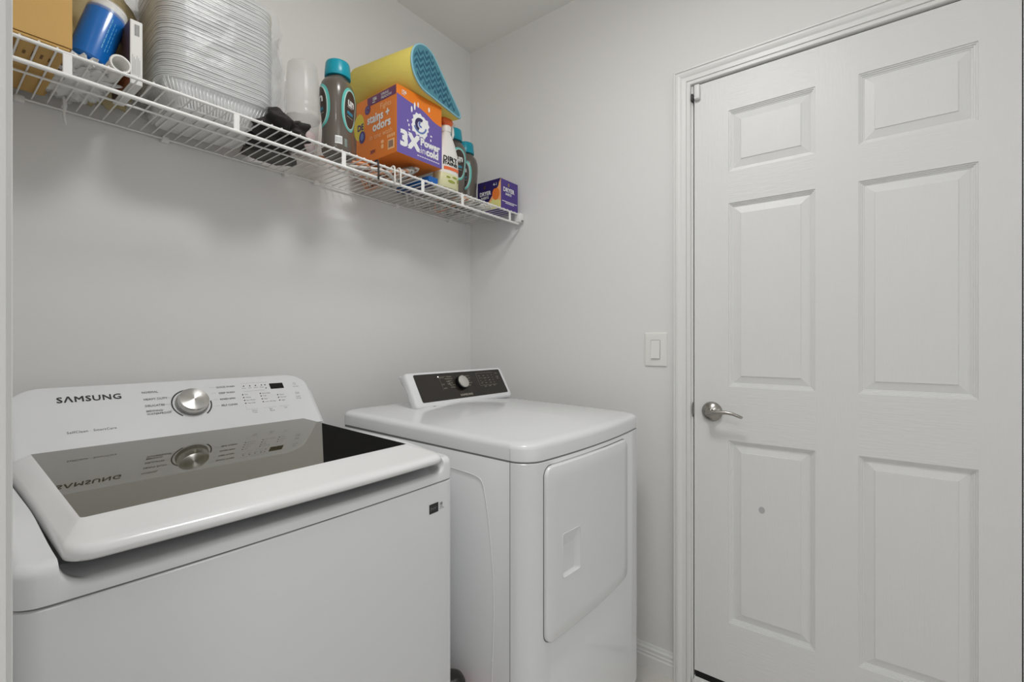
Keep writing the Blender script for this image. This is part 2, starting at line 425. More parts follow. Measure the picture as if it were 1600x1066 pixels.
# top cover: height field with a pocket for the lid, open to the front as the hand scoop
LX0, LX1, LY0, LY1 = -1.568, -.966, -.822, -.245            # lid footprint
RC = .03
def sdf_out(x, y):                                           # inside distance to the rounded-rect outline
    cx, cy = (WX0+WX1)/2, (WY0+WY1)/2; qx = abs(x-cx)-((WX1-WX0)/2-RC); qy = abs(y-cy)-((WY1-WY0)/2-RC)
    return -(math.hypot(max(qx,0), max(qy,0))+min(max(qx, qy), 0)-RC)
def hcover(x, y):
    h = .9575-.0145*sstep(-.60, -.80, y)
    k = min(1, max(0, (-.735-y)/.07)); wd = .003+.03*k*k      # the notch opens with a soft corner at the front
    d = min(x-(LX0-.004), (LX1+.004)-x)
    t_ = max(0, min(1, d/wd)); side = math.sqrt(max(0, 1-(1-t_)**2)) if k > 0 else t_
    pocket = side*sstep(-.225, -.230, y)
    fl_ = .898+.0145*sstep(-.70, -.735, y)
    z = h*(1-pocket)+fl_*pocket
    R = .016; d = max(0, sdf_out(x, y))
    if d < R: z -= (R-math.sqrt(max(0, R*R-(R-d)**2)))*(1-.55*pocket)
    return max(.8985, z)
def lines(a, b, fine, n):
    """n even lines from a to b plus fine ones"""
    return sorted(set([round(a+(b-a)*k/n, 5) for k in range(n+1)]+[round(f, 5) for f in fine]))
gxl = lines(WX0, WX1, [WX0+.0012*k for k in range(1, 17)]+[WX1-.0012*k for k in range(1, 17)]+[LX0-.004+.0011*k for k in range(-2, 30)]+[LX1+.004-.0011*k for k in range(-2, 30)], 40)
gyl = lines(WY0, WY1, [WY0+.001*k for k in range(1, 24)]+[-.80+.005*k for k in range(16)]+[-.232+.001*k for k in range(10)], 40)
def cmap(x, y):                                              # square corner -> rounded corner
    for cx, sx in ((WX0, 1), (WX1, -1)):
        for cy, sy in ((WY0, 1), (WY1, -1)):
            u_ = RC-(x-cx)*sx; v_ = RC-(y-cy)*sy
            if u_ > 0 and v_ > 0:
                u_ /= RC; v_ /= RC
                uu = u_*math.sqrt(1-v_*v_/2); vv = v_*math.sqrt(1-u_*u_/2)
                return (cx+sx*(RC-RC*uu), cy+sy*(RC-RC*vv))
    return (x, y)
V = []; Fc = []; nx, ny = len(gxl), len(gyl)
for y in gyl:
    for x in gxl:
        a_, b_ = cmap(x, y); c_ = bow(a_, b_); V.append((c_[0], c_[1], hcover(a_, b_)))
for j in range(ny-1):
    for i in range(nx-1): Fc.append((j*nx+i, j*nx+i+1, (j+1)*nx+i+1, (j+1)*nx+i))
edge = [i for i in range(nx)]+[j*nx+nx-1 for j in range(1, ny)]+[(ny-1)*nx+i for i in range(nx-2, -1, -1)]+[j*nx for j in range(ny-2, 0, -1)]
n0 = len(V); V += [(V[i][0], V[i][1], .8960) for i in edge]; ne = len(edge)
Fc += [(edge[k], edge[(k+1) % ne], n0+(k+1) % ne, n0+k) for k in range(ne)]+[tuple(n0+k for k in range(ne))]
mk('top_cover', V, Fc, 'appliance_white', smooth=True, angle=50, **W)
# lid: frame that rises to the glass
def gz(y): return .9705+.006*(y+.752)/.504
GQ = [(-1.543,-.752),(-1.0,-.735),(-.976,-.248),(-1.529,-.248)]      # glass corners
def bil(u_, v_):
    a_, b_, c_, d_ = GQ
    return tuple((a_[i]*(1-u_)+b_[i]*u_)*(1-v_)+(d_[i]*(1-u_)+c_[i]*u_)*v_ for i in range(2))
LO = rrect(LX0, LX1, LY0, LY1, .03, 8, 24)
LG = [bil(u_, v_) for u_, v_ in rrect(0, 1, 0, 1, .012, 8, 24)]
def ztop(y): return .9655-.0075*sstep(-.5, -.82, y)
def lring(kx, dz=0, z=None):
    out = []
    for (a, b), (c, d) in zip(LO, LG):
        x = a+(c-a)*kx; y = b+(d-b)*kx; bx, by = bow(x, y, amt=.012*(1-kx))
        zz = gz(d)+z if z is not None else ztop(b)+(gz(d)-ztop(b))*max(0, (kx-.2)/.8)+dz
        out.append((bx, by, zz))
    return out
V, Fc = loft([lring(.3, -.021), lring(.06, -.0205), lring(.0, -.0155), lring(0, -.0105), lring(.03, -.0062), lring(.09, -.0025), lring(.2, -.0004), lring(.45, 0), lring(.75, 0), lring(.98, 0), lring(1, -.0003), lring(1, z=-.005)], True, True)
mk('lid_frame', V, Fc, 'lid_white', smooth=True, angle=55, **W)
# glass pane; black view-dependent reflection at its right painted as a matte piece
def g3(p): return (p[0], p[1], gz(p[1])-.0007)
q0, q1, q2, q3 = GQ
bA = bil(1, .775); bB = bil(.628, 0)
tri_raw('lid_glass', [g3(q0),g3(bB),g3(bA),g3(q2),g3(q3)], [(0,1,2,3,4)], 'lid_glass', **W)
tri_raw('lid_painted_reflection', [g3(bB),g3(q1),g3(bA)], [(0,1,2)], 'lid_reflection_black', **W)
# console
CX0, CX1 = -1.562, -.915
FP = Vector((0,-.258,.966)); FD = Vector((0,.108,.126)).normalized(); FN = Vector((0,-FD.z,FD.y)); FL = .176
def con_section(x):
    d = min(x-CX0, CX1-x); r = .062
    top = FL-(r-math.sqrt(max(0, r*r-(r-min(d, r))**2)))
    inset = .008*(1-sstep(0, .012, d))                       # edge rounding of the end caps
    P = []
    def at(s, dep): p = FP+FD*s-FN*dep; return (x, p.y, p.z)
    P.append((x, -.252, .9575)); P.append(at(-.0045, .001+inset)); P.append(at(-.001, -.0005+inset)); P.append(at(.004, inset))
    for k in range(1, 9): P.append(at(.004+(top-.012)*k/8, inset))
    P.append(at(top-.003, .0018+inset)); P.append(at(top, .008+inset)); P.append(at(top-.001, .02)); 
    q = at(top-.012, .05); P.append(q)
    P.append((x, max(-.1, q[1]), .9575))
    return P
xs = [CX0+.0001]+[CX0+.062*(1-math.cos(PI/2*k/12)) for k in range(1, 13)]
n_mid = 10
xs += [CX0+.062+(CX1-CX0-.124)*k/n_mid for k in range(1, n_mid)]
xs += [CX1-.062*(1-math.cos(PI/2*k/12)) for k in range(12, 0, -1)]+[CX1-.0001]
V, Fc = loft([con_section(x) for x in xs]); mk('console', V, Fc, 'appliance_white', smooth=True, angle=45, **W)
def cf(x, s, e=.0004): p = FP+FD*s+FN*e; return (x, p.y, p.z)
text('brand_lettering', 'S\u039bMSUNG', .0205, lambda a, b: cf(-1.4815+a, .130+b), 'print_black', bold=.022, sx=1.1, space=1.1, **W)
texts('feature_lettering', [('SelfClean   SmartCare', -1.4735, .0495, .0082, dict(bold=.0, sx=1.0, space=1.1))], cf, 'print_black', **W)
tk = dict(bold=.005, space=1.02)
texts('cycle_lettering', [('NORMAL', -1.3325, .1395, .0078, tk), ('HEAVY DUTY', -1.3325, .119, .0078, tk), ('DELICATES', -1.3325, .1, .0078, tk), ('BEDDING/', -1.3325, .0848, .0072, tk), ('WATERPROOF', -1.3325, .0765, .0072, tk),
    ('QUICK WASH', -1.172, .1405, .0072, tk), ('DEEP WASH', -1.17, .121, .0072, tk), ('RINSE+SPIN', -1.172, .101, .0072, tk), ('SELF CLEAN', -1.173, .0815, .0072, tk)], cf, 'print_grey', **W)
ln = []
for s, xa in ((.1215,-1.293),(.1025,-1.295),(.083,-1.289)): ln.append(rect2d(xa, -1.2755, s, s+.0005))
for s in (.1435,.124,.104,.0845): ln.append(rect2d(-1.187, -1.176, s, s+.0005))
ln += [rect2d(-1.109,-1.052,.1225,.123), rect2d(-1.109,-1.0345,.1495,.15)]
for x0, x1 in ((-1.116,-1.086),(-1.072,-1.036),(-1.028,-1.0)): ln += [rect2d(x0, x1, .0625, .0629)]
for x in (-1.116,): ln.append(rect2d(x, x+.0004, .0625, .074))
polys('guide_lines', ln, cf, 'print_light', **W)
dots = [disc2d(x, .1405, .0019, n=10) for x in (-1.1032,-1.087,-1.0716,-1.0552,-1.0455)]+[disc2d(-1.0459,.1292,.0019,n=10)]
dots += [disc2d(-1.113, s, .0019, n=10) for s in (.1124,.1027,.0932,.0836)]+[disc2d(-1.0668, s, .0019, n=10) for s in (.1119,.1031,.0931,.0832)]+[disc2d(-1.0212, s, .0019, n=10) for s in (.1025,.0933,.0832)]
polys('indicator_dots', dots, cf, 'print_black', **W)
sm = dict(bold=.003)
texts('option_lettering', [('Delay', -1.1095, .1322, .0045, sm), ('Soak', -1.0925, .1328, .0045, sm), ('Wash', -1.0775, .1325, .0045, sm), ('Rinse', -1.061, .132, .0045, sm),
    ('Hot', -1.108, .1105, .0052, sm), ('Warm', -1.108, .1008, .0052, sm), ('Eco Warm', -1.108, .0913, .0052, sm), ('Tap Cold', -1.108, .0817, .0052, sm),
    ('Extra High', -1.062, .11, .0052, sm), ('High', -1.062, .1012, .0052, sm), ('Med', -1.062, .0912, .0052, sm), ('Low / No Spin', -1.062, .0813, .0052, sm),
    ('Heavy', -1.016, .1006, .0052, sm), ('Normal', -1.016, .0914, .0052, sm), ('Light', -1.016, .0813, .0052, sm),
    ('Water', -1.104, .056, .0052, sm), ('Temp.', -1.104, .0505, .0052, sm), ('Spin', -1.058, .056, .0052, sm), ('Speed', -1.058, .0505, .0052, sm), ('Soil', -1.016, .055, .0052, sm),
    ('POWER', -.968, .1255, .0048, sm), ('DII', -.9685, .1, .009, sm), ('START', -.972, .0885, .0052, sm), ('PAUSE', -.972, .082, .0052, sm)], cf, 'print_grey', **W)
polys('power_icon', arc_strip(-.9605, .1375, .0032, .0008, 0, 2*PI, 14), cf, 'print_grey', **W)
polys('display', [rect2d(-1.0335,-.995,.1245,.144)], cf, 'display_black', **W)
# knob
KC = FP+FD*.0985+FN*.0; kxc = -1.2365
def kn_ring(r, h, n=40): return [tuple(Vector((kxc,0,0))+KC+Vector((r*math.cos(2*PI*k/n),0,0))+FD*(r*math.sin(2*PI*k/n))+FN*h) for k in range(n)]
V, Fc = loft([kn_ring(.036,0), kn_ring(.036,.006), kn_ring(.0345,.0065)]); kb = mk('dial', V, Fc, 'steel_side', smooth=True, angle=40, **W)
V, Fc = revolve([(.034,.005),(.0335,.019),(.032,.0215),(.0315,.0217),(.016,.0217),(.004,.0217)], 48); dc = mk('dial_cap', V, Fc, 'steel', wa, smooth=True, angle=30)
dc.location = Vector((kxc, KC.y, KC.z))-Vector(wa.location); dc.rotation_euler = Matrix((Vector((1,0,0)), FD, FN)).transposed().to_euler()
polys('dial_ring', arc_strip(kxc, .0985, .041, .0032, math.radians(75), math.radians(232), 30)+arc_strip(kxc, .0985, .041, .0032, math.radians(-52), math.radians(5), 14), cf, 'print_black', **W)
# energy label on the front
def wf(x, z): bx, by = bow(x, WY0); return (x, by-.0005, z)
polys('inverter_sticker', [rect2d(-1.008,-.981,.834,.854)], wf, 'print_black', **W)
texts('sticker_lettering', [('INV', -1.0055, .8405, .0095, dict(sx=1.2))], lambda a, b: (a, wf(a, b)[1]-.0003, b), 'print_grey', **W)
texts('warranty_lettering', [('10', -.9775, .845, .009, dict(bold=.02)), ('YEAR', -.9775, .8405, .004), ('MOTOR', -.9775, .8365, .004)], wf, 'print_grey', **W)

nest(wa, 'console', ('brand_lettering','feature_lettering','cycle_lettering','guide_lines','indicator_dots','option_lettering','power_icon','display','dial','dial_cap','dial_ring'))
nest(wa, 'lid_frame', ('lid_glass','lid_painted_reflection'))
nest(wa, 'cabinet', ('seam','inverter_sticker','sticker_lettering','warranty_lettering'))
# ================================================================== DRYER
DX0, DX1, DYS, DYB = -.805, -.15, -.872, -.17
dy = thing('clothes_dryer', 'white front-load clothes dryer with black control panel, beside the door wall', 'dryer', ((DX0+DX1)/2, -.52, 0))
D = dict(parent=dy, world=True)
DXC = (DX0+DX1)/2; DHW = (DX1-DX0)/2
def dfront(x):                                              # plan curve of the bowed front
    k = abs(x-DXC)/DHW
    y = -.944+.022*k*k
    c = max(0, DHW-abs(x-DXC)); R = .055
    if c < R: y += (R-math.sqrt(max(0, R*R-(R-c)**2)))*.92
    return y
fx = [DX0]+[DX0+.055*(1-math.cos(PI/2*k/10)) for k in range(1, 11)]+[DX0+.055+(2*DHW-.11)*k/24 for k in range(1, 24)]+[DX1-.055*(1-math.cos(PI/2*k/10)) for k in range(10, 0, -1)]+[DX1]
FRONT = [(x, dfront(x)) for x in fx]
def dplan(i=0., back=DYB):
    P = []
    for x, y in FRONT:
        k = (x-DXC)/DHW; P.append((x-k*i, y+i))
    x1 = DX1-i; x0 = DX0+i
    for t in [k*.05 for k in range(20)]: P.append((x1, (DYS+i)+(back-.03-i*.3-DYS-i)*t))
    for a in range(7): P.append((x1-.03+.03*math.cos(PI/2*a/6), back-.03-i*.3+.03*math.sin(PI/2*a/6)))
    for a in range(7): P.append((x0+.03-.03*math.sin(PI/2*a/6), back-.03-i*.3+.03*math.cos(PI/2*a/6)))
    for t in [.95-k*.05 for k in range(20)]: P.append((x0, (DYS+i)+(back-.03-i*.3-DYS-i)*t))
    return P
def shear(y): return .02*(y+.9)
def dring(z, i=0., sh=0.): return [(x, y, z+sh*shear(y)) for x, y in dplan(i)]
V, Fc = loft([dring(.08,.003), dring(.083), dring(.9085,0,.8), dring(.911,.002,.8)]); mk('cabinet', V, Fc, 'appliance_white', smooth=True, angle=40, **D)
V, Fc = loft([dring(.03,.035), dring(.0805,.035)]); mk('base', V, Fc, 'hook_black', **D)
V, Fc = loft([dring(.910,.001,.8), dring(.9145,.001,.8)]); mk('lid_seam', V, Fc, 'seam_grey', **D)
def dome(x, y):
    return .021*(1-min(1,abs((x-DXC)/DHW))**1.5)*(1-min(1, ((y+.54)/.40)**2)**2)
def lidring(i, z): return [(x, y, z+shear(y)+(dome(x, y) if z > .93 else 0)) for x, y in dplan(i)]
LR = [lidring(.003,.9128), lidring(0,.9145), lidring(0,.9415), lidring(.0015,.9475), lidring(.005,.9522), lidring(.012,.9545)]
for i in (.021,.03,.05,.08,.12,.16,.2,.24,.28,.31): LR.append([(x, y, .9555+shear(y)+dome(x, y)) for x, y in dplan(i)])
V, Fc = loft(LR); mk('top_lid', V, Fc, 'appliance_white', smooth=True, angle=50, **D)
# vertical seams between side and front panels, embossed line on the side panel
MB().box(DX0-.0005, DX0+.003, DYS-.0006, DYS+.0008, .04, .911).build('panel_seam', 'seam_grey', **D)
eg = [(DX0-.0004, DYS+a, z) for a, z in ((.24,.869),(.182,.867),(.13,.864),(.108,.861),(.095,.857),(.088,.85),(.083,.84),(.075,.805),(.067,.76),(.06,.71),(.052,.63),(.049,.54),(.056,.37),(.066,.2),(.07,.1))]
V, Fc = tube(eg, .0011, 6); mk('embossed_line', V, Fc, 'appliance_white', smooth=True, **D)
for sx in (DX0+.06, DX1-.06):
    for sy in (-.82, -.24):
        V, Fc = revolve([(.02,0),(.02,.012),(.012,.014),(.012,.032)], 14, (sx, sy, 0)); mk('foot', V, Fc, 'hook_black', **D)
# door of the dryer: a shallow slab following the bow
QX0, QX1, QZ0, QZ1 = -.747, -.312, .4735, .897
def door_outline(i): return rrect(QX0+i, QX1-i, QZ0+i, QZ1-i, max(.004, .024-i), 8, 14)
def dq(P, dep): return [(x, dfront(x)-dep, z) for x, z in P]
o0 = door_outline(-.0025)
V, Fc = loft([dq(o0, -.004), dq(o0, .0008)]); mk('door_gap', V, Fc, 'print_grey', **D)
o1 = door_outline(0)
c0 = ((QX0+QX1)/2, .685)
rings = [dq(o1, -.003), dq(o1, .006), dq(door_outline(.0015), .0088), dq(door_outline(.004), .0102)]
for k in (.85,.65,.45,.25,.08): rings.append(dq([(c0[0]+(x-c0[0])*k, c0[1]+(z-c0[1])*k) for x, z in door_outline(.004)], .0102))
V, Fc = loft(rings); dd = mk('door', V, Fc, 'appliance_white', smooth=True, angle=50, **D)
# recessed grip cut into the door: sloping top and side faces
def grip(i0, i1, j0, j1): return rrect(-.688+i0, -.611-i1, .613+j0, .722-j1, .006, 4, 6)
V, Fc = loft([dq(grip(-.002,-.002,-.002,-.002), .03), dq(grip(0,0,0,0), .0102), dq(grip(.004,.016,.006,.034), .0012)])
ct = mk('grip_cut', V, Fc, 'appliance_white', dy, world=True)
bo = dd.modifiers.new('cut', 'BOOLEAN'); bo.operation = 'DIFFERENCE'; bo.object = ct; bo.solver = 'EXACT'
bpy.context.view_layer.update()
me_ = bpy.data.meshes.new_from_object(dd.evaluated_get(bpy.context.evaluated_depsgraph_get()))
dd.modifiers.clear(); dd.data = me_; bpy.data.objects.remove(ct)
V, Fc = tube(dq(grip(0,0,0,0), .0104), .0011, 6, closed=True); mk('grip', V, Fc, 'appliance_white', smooth=True, **D)
for zz in (.80, .63):
    MB().box(QX1+.0045, QX1+.008, dfront(QX1+.006)-.0008, dfront(QX1+.006)+.003, zz-.02, zz+.02).build('hinge_slot', 'print_grey', **D)
# control console
EP = Vector((0,-.385,.984)); ED = Vector((0,.066,.113)).normalized(); EN = Vector((0,-ED.z,ED.y)); EL = .127
def ef(x, s, e=.0004): p = EP+ED*s+EN*e; return (x, p.y, p.z)
def cons_ring(i, e, dx=0, ds=0):
    return [ef(x, s, e) for x, s in rrect(-.667+i, -.166-i, -.006+i, EL-i*1.0, max(.002, .014-i*.5), 6, 6)]
def cons_back(i, dyb, top, bot): return [(x, EP.y+ED.y*s+.012+dyb*s/EL, bot+(top-bot)*(s/EL)) for x, s in rrect(-.667+i, -.166-i, -.012, EL, .014, 6, 6)]
V, Fc = loft([cons_back(.03, .05, 1.06, .97), cons_back(.01, .035, 1.08, .974), cons_ring(.002,-.026), cons_ring(0,-.02), cons_ring(0,-.008), cons_ring(.002,-.003), cons_ring(.006,-.0005), cons_ring(.009,0)])
mk('console', V, Fc, 'appliance_white', smooth=True, angle=50, **D)
V, Fc = loft([[ef(x, s, e) for x, s in rrect(-.637,-.186,.0125,.116,.006,4,4)] for e in (-.001,.0006)]); mk('control_panel', V, Fc, 'panel_black', **D)
MB().box(-.6,-.59,-.394,-.386,.976,.982).box(-.572,-.562,-.394,-.386,.976,.982).build('vent_slot', 'gap_black', **D)
def en_ring(cx, s, r, h, n=32): return [tuple(Vector((cx,0,0))+EP+ED*s+Vector((r*math.cos(2*PI*k/n),0,0))+ED*(r*math.sin(2*PI*k/n))+EN*h) for k in range(n)]
V, Fc = loft([en_ring(-.428,.0705,.0265,.0006), en_ring(-.428,.0705,.0255,.012), en_ring(-.428,.0705,.024,.013)]); mk('dial', V, Fc, 'gap_black', smooth=True, angle=40, **D)
V, Fc = loft([en_ring(-.428,.0705,.0235,.0125), en_ring(-.428,.0705,.0235,.0175), en_ring(-.428,.0705,.022,.0185)]); mk('dial_cap', V, Fc, 'chrome_grey', smooth=True, angle=40, **D)
def ef2(a, b): return ef(a, b, .0011)
polys('status_led', [disc2d(-.5287,.1022,.0022,n=10)], ef2, 'led_white', **D)
texts('brand_lettering', [('SΛMSUNG', -.4544, .0205, .0105, dict(bold=.02, sx=1.25, space=1.1))], ef2, 'panel_print_bright', **D)
texts('cycle_lettering', [(s, -.487, .0985-.0085*k, .0055) for k, s in enumerate(('NORMAL','BEDDING','HEAVY','ACTIVE','DELICATES','WRINKLE'))]+[(s, -.395, .0955-.0095*k, .0055) for k, s in enumerate(('TIME DRY','AIR FLUFF','QUICK','WARM UP','RACK'))]
      +[('OPTIONS', -.524, .096, .005), ('LOCK', -.524, .07, .005), ('ALARM', -.521, .055, .005), ('DRY', -.501, .09, .007), ('TEMP', -.499, .079, .007), ('TIME', -.497, .069, .007)], ef2, 'panel_print', **D)
gx = (-.322,-.297,-.272,-.247)
texts('option_lettering', [(w_, gx[c], .092-.0105*r, .005) for r, row in enumerate((('Dry','High','Very','60'),('18','Medium','More','50'),('00','Low','Norm','40'),('Less','Extra','Damp','30'))) for c, w_ in enumerate(row)]
      +[('DRY', -.31, .045, .006), ('TEMP', -.285, .046, .006), ('TIME', -.258, .047, .006), ('POWER', -.222, .098, .005), ('START', -.222, .082, .006), ('PAUSE', -.222, .075, .005)], ef2, 'panel_print', **D)
fr = []
for a, b, c, d in ((-.332,-.232,.0525,.053),(-.332,-.232,.1045,.105),(-.3325,-.332,.0525,.105),(-.5255,-.525,.05,.1),(-.5255,-.48,.1022,.1027),(-.319,-.303,.066,.0665),(-.319,-.303,.083,.0835)): fr.append(rect2d(a, b, c, d))
polys('guide_lines', fr, ef2, 'panel_print', **D)

nest(dy, 'console', ('control_panel','vent_slot','dial','dial_cap','status_led','brand_lettering','cycle_lettering','option_lettering','guide_lines'))
nest(dy, 'door', ('door_gap','grip','hinge_slot'))
nest(dy, 'cabinet', ('panel_seam','embossed_line'))
nest(dy, 'top_lid', ('lid_seam',))
# ================================================================== WIRE SHELF
SX0, SX1, SYF, SYB, SZ = -1.639, -.004, -.310, -.012, 1.757
sh = thing('wire_shelf', 'long white wire shelf on the wall above the washing machine and dryer', 'shelf', ((SX0+SX1)/2, -.16, SZ))
S = dict(parent=sh, world=True)
def rod(name, y, z, r, n=8, x0=SX0, x1=SX1):
    V, Fc = tube([(x0,y,z),(x1,y,z)], r, n); return mk(name, V, Fc, 'wire_white', smooth=True, angle=60, **S)
rod('front_rail', SYF, SZ, .0036, 10); rod('lip_rail', SYF-.002, 1.7135, .0046, 10, x1=-.03); rod('middle_rod', -.165, SZ-.0047, .0027); rod('back_rod', SYB, SZ-.0045, .0028)
V, Fc = tube([(0,SYB+.002,SZ),(0,SYF+.01,SZ+.0015),(0,SYF+.002,SZ+.0048),(0,SYF-.003,SZ+.0035)], .0017, 6)
w0 = None
x = SX0+.012
while x < SX1:
    if w0 is None:
        w0 = mk('deck_wire', V, Fc, 'wire_white', sh, smooth=True, angle=60); o = w0
    else:
        o = w0.copy(); COL.objects.link(o); o.parent = sh
    o.location = Vector((x,0,0))-Vector(sh.location); x += .0254
for cx in (-1.4861,-1.1799,-.8852,-.579,-.3812,-.09):
    bevel_box('connector', cx-.007, cx+.007, SYF-.004, SYF-.001, 1.716, SZ-.002, .0012, 'wire_white', sh, seg=1, world=True)
for cx in (-1.52,-1.2408,-.9054,-.7995,-.45,-.15):
    bevel_box('wall_clip', cx-.009, cx+.009, -.017, -.0005, SZ-.014, SZ+.002, .003, 'wire_white', sh, seg=2, world=True)
bevel_box('end_bracket', -.032, -.0005, SYF-.012, SYF+.02, 1.722, SZ+.006, .005, 'wire_white', sh, seg=2, world=True)
V, Fc = tube([(-.016,SYF-.012,1.728),(-.016,SYF-.017,1.726)], .0045, 10); mk('bracket_screw', V, Fc, 'steel_side', **S)
DK = SZ+.0036                                             # top of the deck wires

# ------------------------------------------------------------------ generic shapes
def crumple(name, c, r, mat, parent=None, seed=0, amt=.35, fr=9., sub=4, flat=None, world=False, power=2.6, hard=True):
    bm = bmesh.new(); bmesh.ops.create_icosphere(bm, subdivisions=sub, radius=1)
    for v in bm.verts:
        p = v.co.copy(); m = (abs(p.x)**power+abs(p.y)**power+abs(p.z)**power)**(-1/power); p *= m
        q = Vector((p.x*r[0], p.y*r[1], p.z*r[2]))
        d = noise.turbulence(Vector((q.x*fr*8+seed*3.1, q.y*fr*8, q.z*fr*8)), 3, hard)-(.55 if hard else 0)
        q = q*(1+amt*d)+Vector(c)
        if flat is not None and q.z < flat: q.z = flat
        v.co = q
    me = bpy.data.meshes.new(name); bm.to_mesh(me); bm.free()
    return finish(name, me, mat, parent, True, world)
def carton(name, x0,x1,y0,y1,z0,z1, mat, parent, **k):
    return bevel_box(name, x0,x1,y0,y1,z0,z1, .0015, mat, parent, seg=1, world=True, **k)

# 1 cardboard box
bx = thing('cardboard_box', 'brown cardboard carton with inked bottom at the left end of the shelf', 'box', (-1.55, -.165, DK))
X0, X1, Y0, Y1 = -1.634, -1.4775, -.303, -.03
MB().box(X0, X1, Y0, Y1, DK+.012, 2.07).build('box_body', 'cardboard', bx, world=True)
bevel_box('bottom_flap', X0, X1-.003, Y0+.002, -.17, DK+.0055, DK+.0115, .001, 'cardboard', bx, seg=1, world=True)
bevel_box('bottom_flap', X0, X1-.003, -.166, Y1, DK+.0055, DK+.0115, .001, 'cardboard', bx, seg=1, world=True)
bevel_box('side_flap', X0+.002, X0+.07, Y0+.01, Y1-.01, DK, DK+.0052, .001, 'cardboard', bx, seg=1, world=True)
bevel_box('side_flap', X1-.075, X1-.008, Y0+.01, Y1-.01, DK, DK+.0052, .001, 'cardboard', bx, seg=1, world=True)
def bd(a, b): return (a, b, DK+.0054-.006)
polys('ink_print', [rect2d(-1.60+.012*k, -1.596+.012*k, -.262+.004*(k % 3), -.235-.003*(k % 2)) for k in range(9)], bd, 'cardboard_dark', bx, world=True)
def bfr(a, b): return (a, Y0-.0004, b)


# 2 blue roll leaning in clear wrap
rl_ = thing('paper_towel_roll', 'blue wrapped paper towel roll leaning beside the cardboard box', 'towel roll', (-1.4385, -.205, DK+.040), (0, math.radians(16), math.radians(8)))
V, Fc = revolve([(.030,0),(.0345,.004),(.0355,.03),(.0355,.112),(.0345,.125)]); mk('blue_wrapper', V, Fc, 'blue_wrap', rl_, smooth=True, angle=40)
V, Fc = revolve([(.0352,.118),(.0356,.128),(.032,.146),(.02,.153),(.006,.154)]); mk('clear_wrap_end', V, Fc, 'clear_film', rl_, smooth=True)
V, Fc = revolve([(.033,.12),(.033,.142),(.012,.1425)]); mk('paper_end', V, Fc, 'foam_white', rl_, smooth=True, angle=40)
def rollmap(a, b): t_ = -PI/2+a/.0358; return (.0359*math.cos(t_), .0359*math.sin(t_), b)
polys('print_lines', [rect2d(.004+.0, .0055, .03+.013*k, .041+.013*k) for k in range(6)]+[rect2d(.011, .0122, .026+.011*k, .035+.011*k) for k in range(7)]+[rect2d(.0165, .0175, .03+.011*k, .038+.011*k) for k in range(6)], rollmap, 'blue_print', rl_)
# crumpled plastic bag under it
bg = thing('crumpled_plastic_bag', 'crumpled translucent white plastic bag lying under the blue roll', 'plastic bag', (-1.435, -.15, DK))
crumple('bag_body', (-1.447, -.15, DK+.017), (.062, .125, .018), 'bag_white', bg, 3, .5, 6., 5, flat=DK, world=True)
tp = [(-1.455,-.075,DK+.004),(-1.4545,-.08,SZ-.006),(-1.4535,-.082,1.738),(-1.456,-.083,1.72),(-1.454,-.082,1.703),(-1.451,-.08,1.694)]
V, Fc = tube(tp, [.004,.0035,.004,.003,.0035,.0008], 6); mk('bag_tail', V, Fc, 'bag_white', bg, smooth=True, world=True)

# 3 white paper tube lying front to back
tb = thing('white_cup_stack', 'stack of white foam cups lying on its side, open rim to the front', 'cups', (-1.4005, -.296, DK+.0215), (PI/2, 0, math.radians(-180)))
tb.rotation_euler = (-PI/2, 0, math.radians(3))
V, Fc = loft([[(r*math.cos(2*PI*k/32), r*math.sin(2*PI*k/32), z) for k in range(32)] for r, z in ((.0125,.045),(.0135,.03),(.0145,.004),(.0150,0),(.0175,-.0005),(.0188,.001),(.0188,.004),(.0172,.006),(.0166,.03),(.016,.07),(.0158,.12),(.0155,.2))], True, True)
mk('cup_body', V, Fc, 'foam_white', tb, smooth=True, angle=50)
V, Fc = revolve([(.0128,.043),(.0125,.0432)], 32); mk('cup_inside', V, Fc, 'paper_white', tb)

# 4 narrow white carton
wc = thing('narrow_white_carton', 'narrow white carton with barcode and brown side, left of the foil pans', 'box', (-1.366, -.15, DK))
carton('carton_body', -1.379, -1.3565, -.270, -.125, DK, 1.902, 'paper_white', wc)
polys('brown_side', [rect2d(-.2695,-.1255,DK+.001,1.9005)], lambda a, b: (-1.3794, a, b), 'brown_print', wc, world=True)
polys('rust_patch', [rect2d(-.268,-.18,DK+.002,1.80)], lambda a, b: (-1.3797, a, b), 'rust_print', wc, world=True)
polys('barcode', [rect2d(-1.3715+.0014*k, -1.3715+.0014*k+.0004+.0004*(k % 2), 1.868, 1.893) for k in range(7)], lambda a, b: (a, -.2704, b), 'print_black', wc, world=True)
polys('fine_print', [rect2d(-1.375+.0026*k, -1.3742+.0026*k, 1.782, 1.825-.004*(k % 3)) for k in range(6)], lambda a, b: (a, -.2704, b), 'print_light', wc, world=True)
nest(wc, 'carton_body')
# tan bag behind
tg = crumple('tan_paper_bag', (-1.388, -.072, 1.915), (.076, .04, .155), 'tan_bag', None, 11, .3, 4., 4, flat=DK)
tag(tg, 'tan wrapped packet standing against the wall behind the blue roll', 'bag')

